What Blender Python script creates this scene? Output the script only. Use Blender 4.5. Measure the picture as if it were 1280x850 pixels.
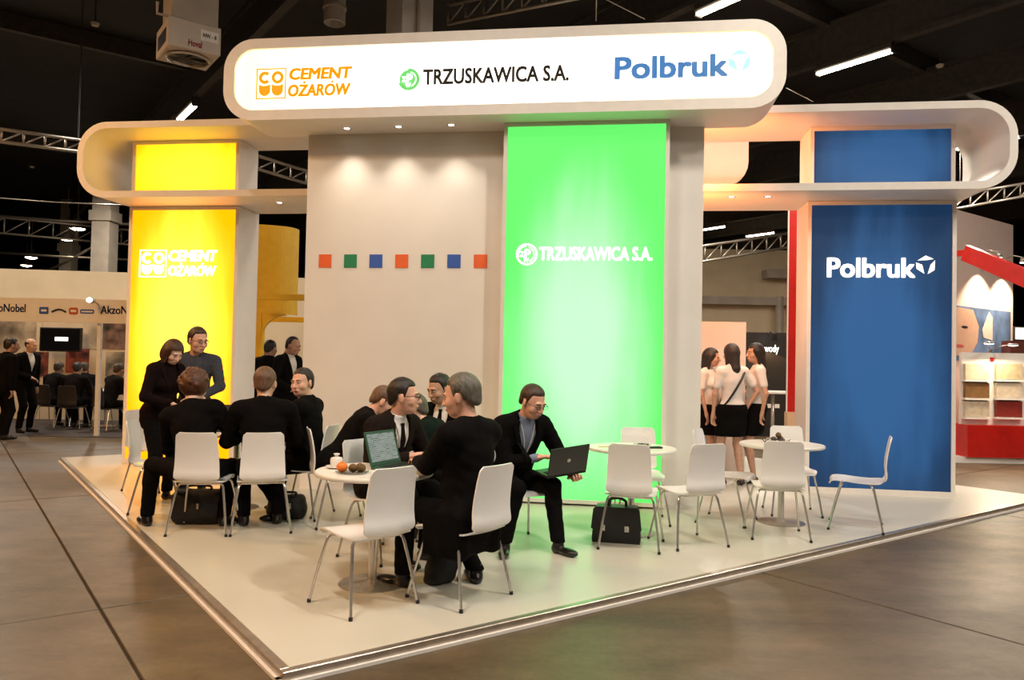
import bpy, math, random
import numpy as np
from mathutils import Vector, Matrix

for o in list(bpy.data.objects):
    bpy.data.objects.remove(o, do_unlink=True)
SC = bpy.context.scene
COL = SC.collection
random.seed(7)
rng = np.random.default_rng(5)
R = math.radians

# ---------------------------------------------------------------- camera
FPX, CAMZ, ROLL, PITCH = 965.0, 1.60, 0.02, math.atan(23 / 965.0)
cF = np.array([0, math.cos(PITCH), math.sin(PITCH)])
cU0 = np.array([0, -math.sin(PITCH), math.cos(PITCH)])
cX = np.array([1.0, 0, 0])
cR = math.cos(ROLL) * cX + math.sin(ROLL) * cU0
cU = -math.sin(ROLL) * cX + math.cos(ROLL) * cU0
cam_data = bpy.data.cameras.new('camera')
cam = bpy.data.objects.new('camera', cam_data)
COL.objects.link(cam)
cam_data.sensor_fit = 'HORIZONTAL'
cam_data.sensor_width = 36.0
cam_data.lens = 36.0 * FPX / 1280.0
cam_data.clip_end = 300
cam.matrix_world = Matrix(((cR[0], cU[0], -cF[0], 0), (cR[1], cU[1], -cF[1], 0), (cR[2], cU[2], -cF[2], CAMZ), (0, 0, 0, 1)))
SC.camera = cam

# ---------------------------------------------------------------- world, exposure
world = bpy.data.worlds.new('hall_air')
SC.world = world
world.use_nodes = True
bg = world.node_tree.nodes['Background']
bg.inputs[0].default_value = (1.0, 0.86, 0.70, 1)
bg.inputs[1].default_value = 0.035
SC.view_settings.view_transform = 'Standard'
SC.view_settings.look = 'None'
SC.view_settings.gamma = 1.0
SC.view_settings.exposure = 0.0
SC.view_settings.use_curve_mapping = False
try:
    SC.cycles.max_bounces = 6
    SC.cycles.sample_clamp_indirect = 4.0
    SC.cycles.use_light_tree = True
except Exception:
    pass

TUBE_W = 262.0        # light of one ceiling tube fixture
TUBE_COL = (1.0, 0.90, 0.77)
E_HEADER, E_YEL, E_GREEN, E_BLUE = 2.6, 2.4, 2.3, 0.28
SODIUM = (1.0, 0.50, 0.17)   # old sodium lamps on the left side of the hall
SPOT_W = 32.0

# ---------------------------------------------------------------- frames
# hall axes: along the platform's two visible edges; booth axes: the stand's wall is turned 8 degrees
A1 = R(36.25)
e1 = Vector((math.cos(A1), math.sin(A1), 0))
e2 = Vector((-math.sin(A1), math.cos(A1), 0))
TH = R(8)
bu = Vector((math.cos(TH), -math.sin(TH), 0))
bv = Vector((math.sin(TH), math.cos(TH), 0))
DECK = 0.06


def at(px, py, Y):
    d = cF + cR * (px - 640) / FPX - cU * (py - 425) / FPX
    t = Y / d[1]
    return Vector((d[0] * t, Y, CAMZ + d[2] * t))


# ---------------------------------------------------------------- materials
MATS = {}


def mat(name, col, rough=0.5, metal=0.0, emit=0.0, ecol=None, var=0.06, scale=9.0, bump=0.0, spec=0.5, coat=0.0):
    if name in MATS:
        return MATS[name]
    m = bpy.data.materials.new(name)
    m.use_nodes = True
    nt = m.node_tree
    b = nt.nodes['Principled BSDF']
    b.inputs['Roughness'].default_value = rough
    b.inputs['Metallic'].default_value = metal
    b.inputs['Specular IOR Level'].default_value = spec
    if coat:
        b.inputs['Coat Weight'].default_value = coat
        b.inputs['Coat Roughness'].default_value = 0.12
    tc = nt.nodes.new('ShaderNodeTexCoord')
    nz = nt.nodes.new('ShaderNodeTexNoise')
    nz.inputs['Scale'].default_value = scale
    nz.inputs['Detail'].default_value = 4
    nt.links.new(tc.outputs['Object'], nz.inputs['Vector'])
    cr = nt.nodes.new('ShaderNodeValToRGB')
    cr.color_ramp.elements[0].position = 0.3
    cr.color_ramp.elements[1].position = 0.7
    cr.color_ramp.elements[0].color = tuple(max(0, c * (1 - var)) for c in col) + (1,)
    cr.color_ramp.elements[1].color = tuple(min(1, c * (1 + var)) for c in col) + (1,)
    nt.links.new(nz.outputs['Fac'], cr.inputs['Fac'])
    nt.links.new(cr.outputs['Color'], b.inputs['Base Color'])
    if emit > 0:
        ec = ecol or col
        b.inputs['Emission Color'].default_value = tuple(ec) + (1,)
        b.inputs['Emission Strength'].default_value = emit
    if bump > 0:
        bp = nt.nodes.new('ShaderNodeBump')
        bp.inputs['Strength'].default_value = bump
        bp.inputs['Distance'].default_value = 0.01
        nt.links.new(nz.outputs['Fac'], bp.inputs['Height'])
        nt.links.new(bp.outputs['Normal'], b.inputs['Normal'])
    MATS[name] = m
    return m


def lightbox_mat(name, dark, bright, strength, sx, sz, cx, cz, stripes=0.0):
    """Backlit fabric: the tubes behind it are brightest in the middle of the panel."""
    if name in MATS:
        return MATS[name]
    m = bpy.data.materials.new(name)
    m.use_nodes = True
    nt = m.node_tree
    b = nt.nodes['Principled BSDF']
    b.inputs['Roughness'].default_value = 0.45
    L = nt.links.new
    tc = nt.nodes.new('ShaderNodeTexCoord')
    mp = nt.nodes.new('ShaderNodeMapping')
    mp.inputs['Location'].default_value = (-cx / sx, 0, -cz / sz)
    mp.inputs['Scale'].default_value = (1 / sx, 0.0, 1 / sz)
    L(tc.outputs['Object'], mp.inputs['Vector'])
    gr = nt.nodes.new('ShaderNodeTexGradient')
    gr.gradient_type = 'SPHERICAL'
    L(mp.outputs['Vector'], gr.inputs['Vector'])
    nz = nt.nodes.new('ShaderNodeTexNoise')
    nz.inputs['Scale'].default_value = 1.3
    nz.inputs['Detail'].default_value = 3
    mp2 = nt.nodes.new('ShaderNodeMapping')
    mp2.inputs['Scale'].default_value = (2.4, 1, 0.5)
    L(tc.outputs['Object'], mp2.inputs['Vector'])
    L(mp2.outputs['Vector'], nz.inputs['Vector'])
    ad = nt.nodes.new('ShaderNodeMath')
    ad.operation = 'MULTIPLY_ADD'
    ad.inputs[1].default_value = 0.35 + stripes
    L(nz.outputs['Fac'], ad.inputs[0])
    L(gr.outputs['Fac'], ad.inputs[2])
    cr = nt.nodes.new('ShaderNodeValToRGB')
    cr.color_ramp.elements[0].position = 0.38
    cr.color_ramp.elements[1].position = 1.0
    cr.color_ramp.elements[0].color = dark + (1,)
    cr.color_ramp.elements[1].color = bright + (1,)
    cr.color_ramp.interpolation = 'EASE'
    L(ad.outputs[0], cr.inputs['Fac'])
    b.inputs['Base Color'].default_value = tuple(0.2 * c for c in dark) + (1,)
    b.inputs['Specular IOR Level'].default_value = 0.25
    L(cr.outputs['Color'], b.inputs['Emission Color'])
    b.inputs['Emission Strength'].default_value = strength
    MATS[name] = m
    return m


# ---------------------------------------------------------------- mesh builder
class MB:
    def __init__(s):
        s.v = []
        s.f = []

    def add(s, vs, fs):
        n = len(s.v)
        s.v += [tuple(p) for p in vs]
        s.f += [tuple(i + n for i in f) for f in fs]
        return s

    def box(s, x0, x1, y0, y1, z0, z1, bev=0.0):
        if bev <= 0:
            vs = [(x, y, z) for z in (z0, z1) for y in (y0, y1) for x in (x0, x1)]
            return s.add(vs, [(0, 2, 3, 1), (4, 5, 7, 6), (0, 1, 5, 4), (2, 6, 7, 3), (0, 4, 6, 2), (1, 3, 7, 5)])
        b = bev
        pts = []
        for z, i in ((z0, b), (z0 + b, 0), (z1 - b, 0), (z1, b)):
            pts.append([(x0 + i, y0 + i + (b if i == 0 else 0) * 0, z), (x1 - i, y0 + i, z), (x1 - i, y1 - i, z), (x0 + i, y1 - i, z)])
        vs = [p for r in pts for p in r]
        fs = [(3, 2, 1, 0), (12, 13, 14, 15)]
        for r in range(3):
            for k in range(4):
                a = r * 4 + k
                c = r * 4 + (k + 1) % 4
                fs.append((a, c, c + 4, a + 4))
        return s.add(vs, fs)

    def obox(s, c, ax, ay, az):
        """oriented box: centre and three half-axis vectors"""
        c, ax, ay, az = Vector(c), Vector(ax), Vector(ay), Vector(az)
        vs = [c + i * ax + j * ay + k * az for k in (-1, 1) for j in (-1, 1) for i in (-1, 1)]
        return s.add(vs, [(0, 2, 3, 1), (4, 5, 7, 6), (0, 1, 5, 4), (2, 6, 7, 3), (0, 4, 6, 2), (1, 3, 7, 5)])

    def bar(s, p, q, w, h=None, up=(0, 0, 1)):
        p, q = Vector(p), Vector(q)
        d = (q - p)
        L = d.length / 2
        d.normalize()
        up = Vector(up)
        sd = d.cross(up)
        if sd.length < 1e-4:
            sd = d.cross(Vector((1, 0, 0)))
        sd.normalize()
        u2 = sd.cross(d)
        h = h or w
        return s.obox((p + q) / 2, d * L, sd * w / 2, u2 * h / 2)

    def tube(s, pts, r, n=8, cap=True, closed=False):
        P = [Vector(p) for p in pts]
        m = len(P)
        rr = r if isinstance(r, (list, tuple)) else [r] * m
        rings = []
        prev = None
        for i, p in enumerate(P):
            if closed:
                t = P[(i + 1) % m] - P[i - 1]
            else:
                t = P[min(i + 1, m - 1)] - P[max(i - 1, 0)]
            t.normalize()
            if prev is None:
                a = Vector((0, 0, 1)) if abs(t.z) < 0.9 else Vector((1, 0, 0))
                x = t.cross(a).normalized()
            else:
                x = (prev - t * prev.dot(t)).normalized()
            prev = x
            y = t.cross(x)
            rings.append([p + (x * math.cos(2 * math.pi * k / n) + y * math.sin(2 * math.pi * k / n)) * rr[i] for k in range(n)])
        vs = [q for rg in rings for q in rg]
        fs = []
        for i in range(m if closed else m - 1):
            a0, b0 = i * n, ((i + 1) % m) * n
            for k in range(n):
                fs.append((a0 + k, a0 + (k + 1) % n, b0 + (k + 1) % n, b0 + k))
        if cap and not closed:
            fs.append(tuple(range(n - 1, -1, -1)))
            fs.append(tuple((m - 1) * n + k for k in range(n)))
        return s.add(vs, fs)

    def lathe(s, prof, n=32, c=(0, 0, 0)):
        vs, fs = [], []
        m = len(prof)
        for k in range(n):
            a = 2 * math.pi * k / n
            for r, z in prof:
                vs.append((c[0] + r * math.cos(a), c[1] + r * math.sin(a), c[2] + z))
        for k in range(n):
            for j in range(m - 1):
                a, b = k * m + j, ((k + 1) % n) * m + j
                fs.append((a, b, b + 1, a + 1))
        return s.add(vs, fs)

    def ball(s, c, r, n=12, m=8):
        r = r if isinstance(r, (list, tuple)) else (r, r, r)
        vs, fs = [], []
        for j in range(m + 1):
            t = math.pi * j / m
            for k in range(n):
                a = 2 * math.pi * k / n
                vs.append((c[0] + r[0] * math.sin(t) * math.cos(a), c[1] + r[1] * math.sin(t) * math.sin(a), c[2] - r[2] * math.cos(t)))
        for j in range(m):
            for k in range(n):
                a, b = j * n + k, j * n + (k + 1) % n
                fs.append((a, b, b + n, a + n))
        return s.add(vs, fs)

    def prism(s, poly, fn, d0, d1):
        """polygon (2D list) extruded between d0 and d1; fn(a, b, d) gives the 3D point"""
        n = len(poly)
        vs = [fn(a, b, d0) for a, b in poly] + [fn(a, b, d1) for a, b in poly]
        fs = [tuple(range(n)), tuple(range(2 * n - 1, n - 1, -1))]
        for k in range(n):
            j = (k + 1) % n
            fs.append((k, n + k, n + j, j))
        return s.add(vs, fs)

    def frame(s, outer, inner, fn, d0, d1):
        """ring between two polygons with the same number of points, extruded"""
        n = len(outer)
        vs = [fn(a, b, d0) for a, b in outer] + [fn(a, b, d0) for a, b in inner] + [fn(a, b, d1) for a, b in outer] + [fn(a, b, d1) for a, b in inner]
        fs = []
        for k in range(n):
            j = (k + 1) % n
            fs += [(k, j, n + j, n + k), (2 * n + k, 3 * n + k, 3 * n + j, 2 * n + j), (k, 2 * n + k, 2 * n + j, j), (n + k, n + j, 3 * n + j, 3 * n + k)]
        return s.add(vs, fs)

    def build(s, name, m, parent=None, smooth=False, recalc=True, org=None):
        o = mesh_obj(name, s.v, s.f, m, parent, smooth, recalc, org)
        return o


ORG = {}


def mesh_obj(name, v, f, m, parent=None, smooth=False, recalc=True, org=None):
    if org is None and parent is not None and parent.name in ORG:
        org = ORG[parent.name]
    if org is not None:
        v = [(p[0] - org[0], p[1] - org[1], p[2] - org[2]) for p in v]
    me = bpy.data.meshes.new(name)
    me.from_pydata(v, [], f)
    if recalc:
        import bmesh
        bm = bmesh.new()
        bm.from_mesh(me)
        bmesh.ops.recalc_face_normals(bm, faces=bm.faces)
        bm.to_mesh(me)
        bm.free()
    if isinstance(m, bpy.types.Material):
        me.materials.append(m)
    if smooth:
        me.polygons.foreach_set('use_smooth', [True] * len(me.polygons))
        if smooth == 'auto':
            try:
                me.set_sharp_from_angle(angle=R(40))
            except Exception:
                pass
    o = bpy.data.objects.new(name, me)
    COL.objects.link(o)
    if parent is not None:
        o.parent = parent
        if parent.name in ORG:
            ORG[o.name] = ORG[parent.name]
    return o


def tag(o, label=None, cat=None, group=None, kind=None):
    if label:
        o['label'] = label
    if cat:
        o['category'] = cat
    if group:
        o['group'] = group
    if kind:
        o['kind'] = kind
    return o


def empty(name, loc=(0, 0, 0), rz=0.0, label=None, cat=None, group=None):
    o = bpy.data.objects.new(name, None)
    COL.objects.link(o)
    o.location = loc
    o.rotation_euler = (0, 0, rz)
    o.empty_display_size = 0.1
    return tag(o, label, cat, group)


def booth(name, u, v, z, label, cat, group=None):
    """an Empty standing at booth coordinates; its parts are given in booth coordinates"""
    o = empty(name, bu * u + bv * v + Vector((0, 0, z)), -TH, label, cat, group)
    ORG[o.name] = (u, v, z)
    return o


def hall(name, a, b, z, label, cat, group=None):
    o = empty(name, e1 * a + e2 * b + Vector((0, 0, z)), A1, label, cat, group)
    ORG[o.name] = (a, b, z)
    return o


def copy_tree(o, parent=None):
    c = o.copy()
    COL.objects.link(c)
    if parent is not None:
        c.parent = parent
    for ch in [k for k in o.children]:
        copy_tree(ch, c)
    return c


def rrect(x0, x1, z0, z1, r, n=8):
    pts = []
    rs = r if isinstance(r, (list, tuple)) else (r,) * 4
    for (cx, cz, a0), q in zip(((x1, z1, 0), (x0, z1, 90), (x0, z0, 180), (x1, z0, 270)), rs):
        sx = -1 if cx == x1 else 1
        sz = -1 if cz == z1 else 1
        for k in range(n + 1):
            a = R(a0 + 90 * k / n)
            pts.append((cx + sx * q + q * math.cos(a), cz + sz * q + q * math.sin(a)))
    return pts


def XZ(a, b, d):
    return (a, d, b)


def text_geo(body, bold=0.0, shear=0.0, extrude=0.0):
    cu = bpy.data.curves.new('t', 'FONT')
    cu.body = body
    cu.size = 1.0
    cu.offset = bold
    cu.shear = shear
    cu.extrude = extrude
    cu.resolution_u = 3
    o = bpy.data.objects.new('t', cu)
    COL.objects.link(o)
    dg = bpy.context.evaluated_depsgraph_get()
    dg.update()
    me = bpy.data.meshes.new_from_object(o.evaluated_get(dg))
    v = [tuple(p.co) for p in me.vertices]
    f = [tuple(p.vertices) for p in me.polygons]
    bpy.data.objects.remove(o)
    bpy.data.curves.remove(cu)
    bpy.data.meshes.remove(me)
    return v, f


def fit_text(name, body, x0, x1, z0, z1, m, parent, fn, bold=0.0, shear=0.0, depth=0.006, org=None):
    """lettering fitted into a box of the plane fn(a, b, d)"""
    v0, f0 = text_geo(body, 0.0, shear, 0.02)
    v, f = [], []
    # a heavier weight is made of slightly shifted copies of the letters
    for dx, dy in (((-1, -1), (1, -1), (1, 1), (-1, 1), (0, 0)) if bold > 0 else ((0, 0),)):
        n = len(v)
        v += [(p[0] + dx * bold, p[1] + dy * bold * 0.7, p[2]) for p in v0]
        f += [tuple(i + n for i in q) for q in f0]
    xs = [p[0] for p in v]
    ys = [p[1] for p in v]
    ax, bx, ay, by = min(xs), max(xs), min(ys), max(ys)
    V = [fn(x0 + (p[0] - ax) / (bx - ax) * (x1 - x0), z0 + (p[1] - ay) / (by - ay) * (z1 - z0), depth * (p[2] / 0.02)) for p in v]
    return mesh_obj(name, V, f, m, parent, org=org)

# ---------------------------------------------------------------- shared materials
M_white = mat('white_laminate', (0.79, 0.745, 0.70), 0.42, var=0.03, scale=2.0)
M_rim = mat('white_painted_rim', (0.82, 0.77, 0.72), 0.4, var=0.03)
M_chair = mat('white_lacquered_plywood', (0.85, 0.83, 0.81), 0.28, var=0.015, coat=0.2)
M_table = mat('white_table_laminate', (0.80, 0.78, 0.73), 0.3, var=0.02)
M_chrome = mat('chrome_tube', (0.66, 0.63, 0.60), 0.22, metal=0.72, var=0.05)
M_steel = mat('brushed_steel', (0.48, 0.45, 0.41), 0.3, metal=0.85, var=0.1, scale=30)
M_alu = mat('aluminium_trim', (0.50, 0.44, 0.38), 0.33, metal=0.85, var=0.12, scale=14)
M_black = mat('black_plastic', (0.012, 0.011, 0.011), 0.4)
M_leather = mat('black_leather', (0.010, 0.009, 0.009), 0.42, var=0.2, scale=60, bump=0.2)
M_fabricbag = mat('black_nylon', (0.008, 0.008, 0.009), 0.7, var=0.2, scale=80, bump=0.2)
M_beam = mat('dark_roof_steel', (0.030, 0.024, 0.018), 0.7, var=0.3)
M_roof = mat('black_roof_deck', (0.010, 0.008, 0.007), 0.85, var=0.4, scale=2.0)
M_truss = mat('grey_truss_aluminium', (0.36, 0.31, 0.25), 0.4, metal=0.6, var=0.1)
M_conc = mat('painted_concrete_column', (0.42, 0.36, 0.29), 0.7, var=0.1, scale=3)
M_hallwall = mat('cream_hall_wall', (0.46, 0.36, 0.22), 0.8, var=0.08, scale=1.0)
M_tubeglow = mat('fluorescent_tube_glow', (1, 0.93, 0.8), 0.5, emit=30.0, ecol=(1, 0.86, 0.66))
M_spotglow = mat('downlight_lens_glow', (1, 0.97, 0.9), 0.4, emit=7.0, ecol=(1, 0.95, 0.85))
M_orange = mat('orange_backlit_film', (0.95, 0.33, 0.01), 0.5, emit=0.62, ecol=(1.0, 0.33, 0.0))
M_brown = mat('dark_brown_film', (0.045, 0.03, 0.012), 0.5)
M_lblue = mat('blue_backlit_film', (0.05, 0.20, 0.50), 0.5, emit=0.22, ecol=(0.18, 0.55, 1.0))
M_cyan = mat('pale_cyan_backlit_film', (0.25, 0.75, 0.95), 0.5, emit=0.75, ecol=(0.42, 0.93, 1.0))
M_gfilm = mat('green_backlit_film', (0.10, 0.55, 0.12), 0.5, emit=0.42, ecol=(0.22, 1.0, 0.25))
M_wfilm = mat('white_backlit_film', (0.9, 0.9, 0.88), 0.5, emit=1.25, ecol=(1, 1, 0.95))
M_wfilmhot = mat('white_backlit_film_over_yellow', (0.9, 0.9, 0.88), 0.5, emit=2.6, ecol=(1, 1, 0.92))
M_wletter = mat('white_backlit_lettering', (0.9, 0.9, 0.88), 0.5, emit=0.85, ecol=(1, 0.99, 0.9))

# ---------------------------------------------------------------- hall floor with concrete slabs
def concrete():
    m = bpy.data.materials.new('worn_brown_concrete')
    m.use_nodes = True
    nt = m.node_tree
    L = nt.links.new
    b = nt.nodes['Principled BSDF']
    tc = nt.nodes.new('ShaderNodeNewGeometry')
    n1 = nt.nodes.new('ShaderNodeTexNoise')
    n1.inputs['Scale'].default_value = 0.8
    n1.inputs['Detail'].default_value = 8
    n1.inputs['Roughness'].default_value = 0.62
    n2 = nt.nodes.new('ShaderNodeTexNoise')
    n2.inputs['Scale'].default_value = 4.0
    n2.inputs['Detail'].default_value = 10
    n2.inputs['Roughness'].default_value = 0.7
    mp = nt.nodes.new('ShaderNodeMapping')
    mp.inputs['Rotation'].default_value = (0, 0, -A1)
    mp.inputs['Scale'].default_value = (0.7, 1.4, 1)
    L(tc.outputs['Position'], n1.inputs['Vector'])
    L(tc.outputs['Position'], mp.inputs['Vector'])
    L(mp.outputs['Vector'], n2.inputs['Vector'])
    # grime: fine speckle and long dark tyre marks along the hall axis
    n3 = nt.nodes.new('ShaderNodeTexNoise')
    n3.inputs['Scale'].default_value = 22.0
    n3.inputs['Detail'].default_value = 8
    n3.inputs['Roughness'].default_value = 0.75
    L(tc.outputs['Position'], n3.inputs['Vector'])
    n4 = nt.nodes.new('ShaderNodeTexNoise')
    n4.inputs['Scale'].default_value = 1.0
    n4.inputs['Detail'].default_value = 5
    mp4 = nt.nodes.new('ShaderNodeMapping')
    mp4.inputs['Rotation'].default_value = (0, 0, -A1 + R(4))
    mp4.inputs['Scale'].default_value = (0.16, 2.6, 1)
    L(tc.outputs['Position'], mp4.inputs['Vector'])
    L(mp4.outputs['Vector'], n4.inputs['Vector'])

    def math_(op, x, y):
        q = nt.nodes.new('ShaderNodeMath')
        q.operation = op
        for i_, t_ in enumerate((x, y)):
            if isinstance(t_, float):
                q.inputs[i_].default_value = t_
            else:
                L(t_, q.inputs[i_])
        return q.outputs[0]
    mx_ = math_('ADD', math_('MULTIPLY', n1.outputs['Fac'], 0.42), math_('MULTIPLY', n2.outputs['Fac'], 0.22))
    mx_ = math_('ADD', mx_, math_('ADD', math_('MULTIPLY', n3.outputs['Fac'], 0.16), math_('MULTIPLY', n4.outputs['Fac'], 0.20)))
    cr = nt.nodes.new('ShaderNodeValToRGB')
    e = cr.color_ramp.elements
    e[0].position = 0.38
    e[0].color = (0.038, 0.027, 0.015, 1)
    e[1].position = 0.64
    e[1].color = (0.150, 0.104, 0.054, 1)
    L(mx_, cr.inputs['Fac'])
    L(cr.outputs['Color'], b.inputs['Base Color'])
    rr = nt.nodes.new('ShaderNodeMapRange')
    rr.inputs[1].default_value = 0.3
    rr.inputs[2].default_value = 0.7
    rr.inputs[3].default_value = 0.55
    rr.inputs[4].default_value = 0.34
    L(mx_, rr.inputs[0])
    L(rr.outputs[0], b.inputs['Roughness'])
    bp = nt.nodes.new('ShaderNodeBump')
    bp.inputs['Strength'].default_value = 0.04
    bp.inputs['Distance'].default_value = 0.02
    L(n3.outputs['Fac'], bp.inputs['Height'])
    L(bp.outputs['Normal'], b.inputs['Normal'])
    return m


M_floor = concrete()
M_joint = mat('dirty_floor_joint', (0.035, 0.028, 0.022), 0.8)
floor = MB().box(-60, 60, -30, 70, -0.30, -0.02).build('floor', M_joint)
tag(floor, 'brown worn concrete floor of the exhibition hall', kind='structure')
SLAB = 4.27
sm = MB().box(-SLAB / 2 + 0.008, SLAB / 2 - 0.008, -SLAB / 2 + 0.008, SLAB / 2 - 0.008, -0.05, 0.0, 0.004)
slab0 = sm.build('concrete_slab', M_floor, floor)
first = True
for i in range(-4, 8):
    for j in range(-3, 8):
        c = e1 * (0.82 + SLAB * (i + 0.5)) + e2 * (5.37 + SLAB * (j + 0.5))
        if c.y < -6 or c.y > 40:
            continue
        s = slab0 if first else slab0.copy()
        if not first:
            COL.objects.link(s)
        first = False
        s.location = c
        s.rotation_euler = (0, 0, A1)

# ---------------------------------------------------------------- ceiling, beams and far walls
ceil = MB().box(-60, 60, -30, 70, 8.2, 8.4).build('ceiling', M_roof)
tag(ceil, 'black roof deck of the hall', kind='structure')
# profiled roof sheets are dark: beams along e2 carry the lamps
for k, a in enumerate((-14.0, -9.5, -4.8, -0.2, 4.25, 9.3, 13.0, 16.6, 20.1, 24.9, 27.6, 32.0)):
    bm_ = MB()
    p0, p1 = e1 * a + e2 * (-22), e1 * a + e2 * 42
    for z in (7.22, 7.86):
        bm_.bar(p0 + Vector((0, 0, z)), p1 + Vector((0, 0, z)), 0.16, 0.09)
    bm_.bar(p0 + Vector((0, 0, 7.54)), p1 + Vector((0, 0, 7.54)), 0.05, 0.6)
    b_ = bm_.build('trim_%d' % (k + 1), M_beam)
    tag(b_, 'dark steel roof beam under the black deck', kind='structure')
for k, b in enumerate((-12, -2, 8, 18, 28)):
    p0, p1 = e1 * (-20) + e2 * b, e1 * 36 + e2 * b
    o = MB().bar(p0 + Vector((0, 0, 8.0)), p1 + Vector((0, 0, 8.0)), 0.14, 0.34).build('trim_%d' % (k + 20), M_beam)
    tag(o, 'dark steel purlin crossing under the roof deck', kind='structure')
wl = MB().box(-60, 60, 62, 62.4, 0, 8.3).build('wall_back', M_roof)
tag(wl, 'dark far end wall of the hall', kind='structure')
wl = MB().box(-60, -59.6, -30, 62, 0, 8.3).build('wall_left', M_roof)
tag(wl, 'dark left wall of the hall', kind='structure')
wl = MB().box(59.6, 60, -30, 62, 0, 8.3).build('wall_right', M_roof)
tag(wl, 'dark right wall of the hall', kind='structure')
wl = MB().box(-60, 60, -30, -29.6, 0, 8.3).build('wall_front', M_roof)
tag(wl, 'dark hall wall behind the viewer', kind='structure')

# ---------------------------------------------------------------- ceiling tube lamps
def tube_lamp(a, b, label, z=7.0, watts=None, length=1.45, light=True, color=None):
    t = hall('ceiling_lamp', a, b, z, label, 'ceiling lamp', 'fluorescent tube lamps under the hall roof')
    MB().box(a - 0.09, a + 0.09, b - length / 2, b + length / 2, z + 0.05, z + 0.17, 0.02).build('lamp_housing', M_beam, t)
    for dx in (-0.045, 0.045):
        MB().tube([(a + dx, b - length / 2 + 0.03, z + 0.02), (a + dx, b + length / 2 - 0.03, z + 0.02)], 0.022, 8).build('fluorescent_tube', M_tubeglow, t, 'auto')
    for s in (-1, 1):
        MB().box(a - 0.08, a + 0.08, b + s * length / 2 - 0.02, b + s * length / 2 + 0.02, z - 0.02, z + 0.06).build('end_cap', M_beam, t)
    if light:
        ld = bpy.data.lights.new('tube_light', 'AREA')
        ld.shape = 'RECTANGLE'
        ld.size, ld.size_y = 0.14, length
        ld.energy = watts or TUBE_W
        ld.color = color or TUBE_COL
        lo = bpy.data.objects.new('tube_light', ld)
        COL.objects.link(lo)
        lo.parent = t
        lo.location = (0, 0, -0.02)
    return t


tube_lamp(12.98, 7.5, 'bright tube lamp seen whole above the blue tower wing')
tube_lamp(9.32, 7.25, 'tube lamp cut by the top edge above the header')
tube_lamp(4.25, 18.4, 'tube lamp glowing just above the yellow tower wing')
tube_lamp(20.13, 8.2, 'tube lamp seen through the right end of the wing')
tube_lamp(27.55, 20.0, 'distant tube lamp in the gap above the cream wall')
tube_lamp(24.9, 20.4, 'distant tube lamp beside the white partition edge')
tube_lamp(-3.1, 11.2, 'tube lamp cut by the left edge of the picture', watts=TUBE_W * 1.7, color=SODIUM)
tube_lamp(23.4, 6.6, 'tube lamp at the right edge beyond the wing')
OFF = [(-0.2, 3.0, 'tube lamp outside the picture, just above the viewer to the left'), (-0.2, -4.5, 'tube lamp outside the picture, far behind the viewer to the left'),
       (4.25, 1.5, 'tube lamp outside the picture, just above the viewer to the right'), (4.25, -6.0, 'tube lamp outside the picture, far behind the viewer to the right'),
       (9.3, -0.5, 'tube lamp outside the picture, above the aisle right of the viewer'), (-4.8, 6.0, 'sodium-toned lamp outside the picture, above the aisle left of the platform'),
       (13.0, 0.5, 'tube lamp outside the picture, far out over the right aisle'), (-9.5, 13.0, 'sodium-toned lamp outside the picture, far out over the left aisle'),
       (4.25, 27.0, 'tube lamp hidden behind the stand, farthest row at the left'), (16.6, 14.0, 'tube lamp hidden behind the blue tower'),
       (13.0, 20.0, 'tube lamp hidden behind the white partition'), (-0.2, 19.0, 'added tube lamp outside the picture, above the far left stand'), (-0.2, 24.5, 'added unseen tube lamp above the cream partition at the far left')]  # last two lamps are added to brighten the cream partition
for a, b, lb in OFF:
    left = lb.startswith('sodium')
    tube_lamp(a, b, lb, watts=TUBE_W * (1.6 if left else 1.0), color=SODIUM if left else None)

# ---------------------------------------------------------------- stand platform
PX, PY = -1.0728, 3.7668       # near corner in world
pa, pb = Vector((PX, PY, 0)).dot(e1), Vector((PX, PY, 0)).dot(e2)
PW, PL = 9.38, 9.02


def deckmat():
    m = mat('ivory_stand_floor', (0.56, 0.535, 0.455), 0.36, var=0.03, scale=0.9, coat=0.08)
    return m


plat = hall('stand_platform', pa, pb, 0.0, 'low ivory platform of the stand with metal edging', 'platform')
MB().box(pa + 0.05, pa + PW - 0.05, pb + 0.05, pb + PL - 0.05, 0.0, DECK).build('deck', deckmat(), plat)
for nm, (x0, x1, y0, y1) in {'f': (pa, pa + PW, pb, pb + 0.05), 'l': (pa, pa + 0.05, pb + 0.05, pb + PL), 'r': (pa + PW - 0.05, pa + PW, pb + 0.05, pb + PL), 'b': (pa + 0.05, pa + PW - 0.05, pb + PL - 0.05, pb + PL)}.items():
    MB().box(x0, x1, y0, y1, 0.0, DECK, 0.004).build('edge_trim', M_alu, plat)
    w = 0.018
    MB().box(x0 - w, x1 + w, y0 - w, y1 + w, 0.0, 0.018).build('edge_foot_strip', M_rim, plat)

# ---------------------------------------------------------------- stand: long wing ring behind the header
def V(vv):
    return lambda a, b, d: (a, vv - d, b)


RU0, RU1, RZ0, RZ1, RV0, RV1 = -7.08, 4.31, 3.585, 4.575, 9.15, 10.34
ring = booth('wing_ring', -1.4, RV0, RZ0, 'long white rounded ring wing carried by the coloured towers', 'stand wing')
o_ = rrect(RU0, RU1, RZ0, RZ1, 0.40, 10)
i_ = rrect(RU0 + 0.085, RU1 - 0.085, RZ0 + 0.085, RZ1 - 0.085, 0.315, 10)
MB().frame(o_, i_, XZ, RV0 + 0.012, RV1).build('ring_shell', M_white, ring, 'auto')
MB().frame(o_, i_, XZ, RV0, RV0 + 0.012).build('front_rim', M_rim, ring)

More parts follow.
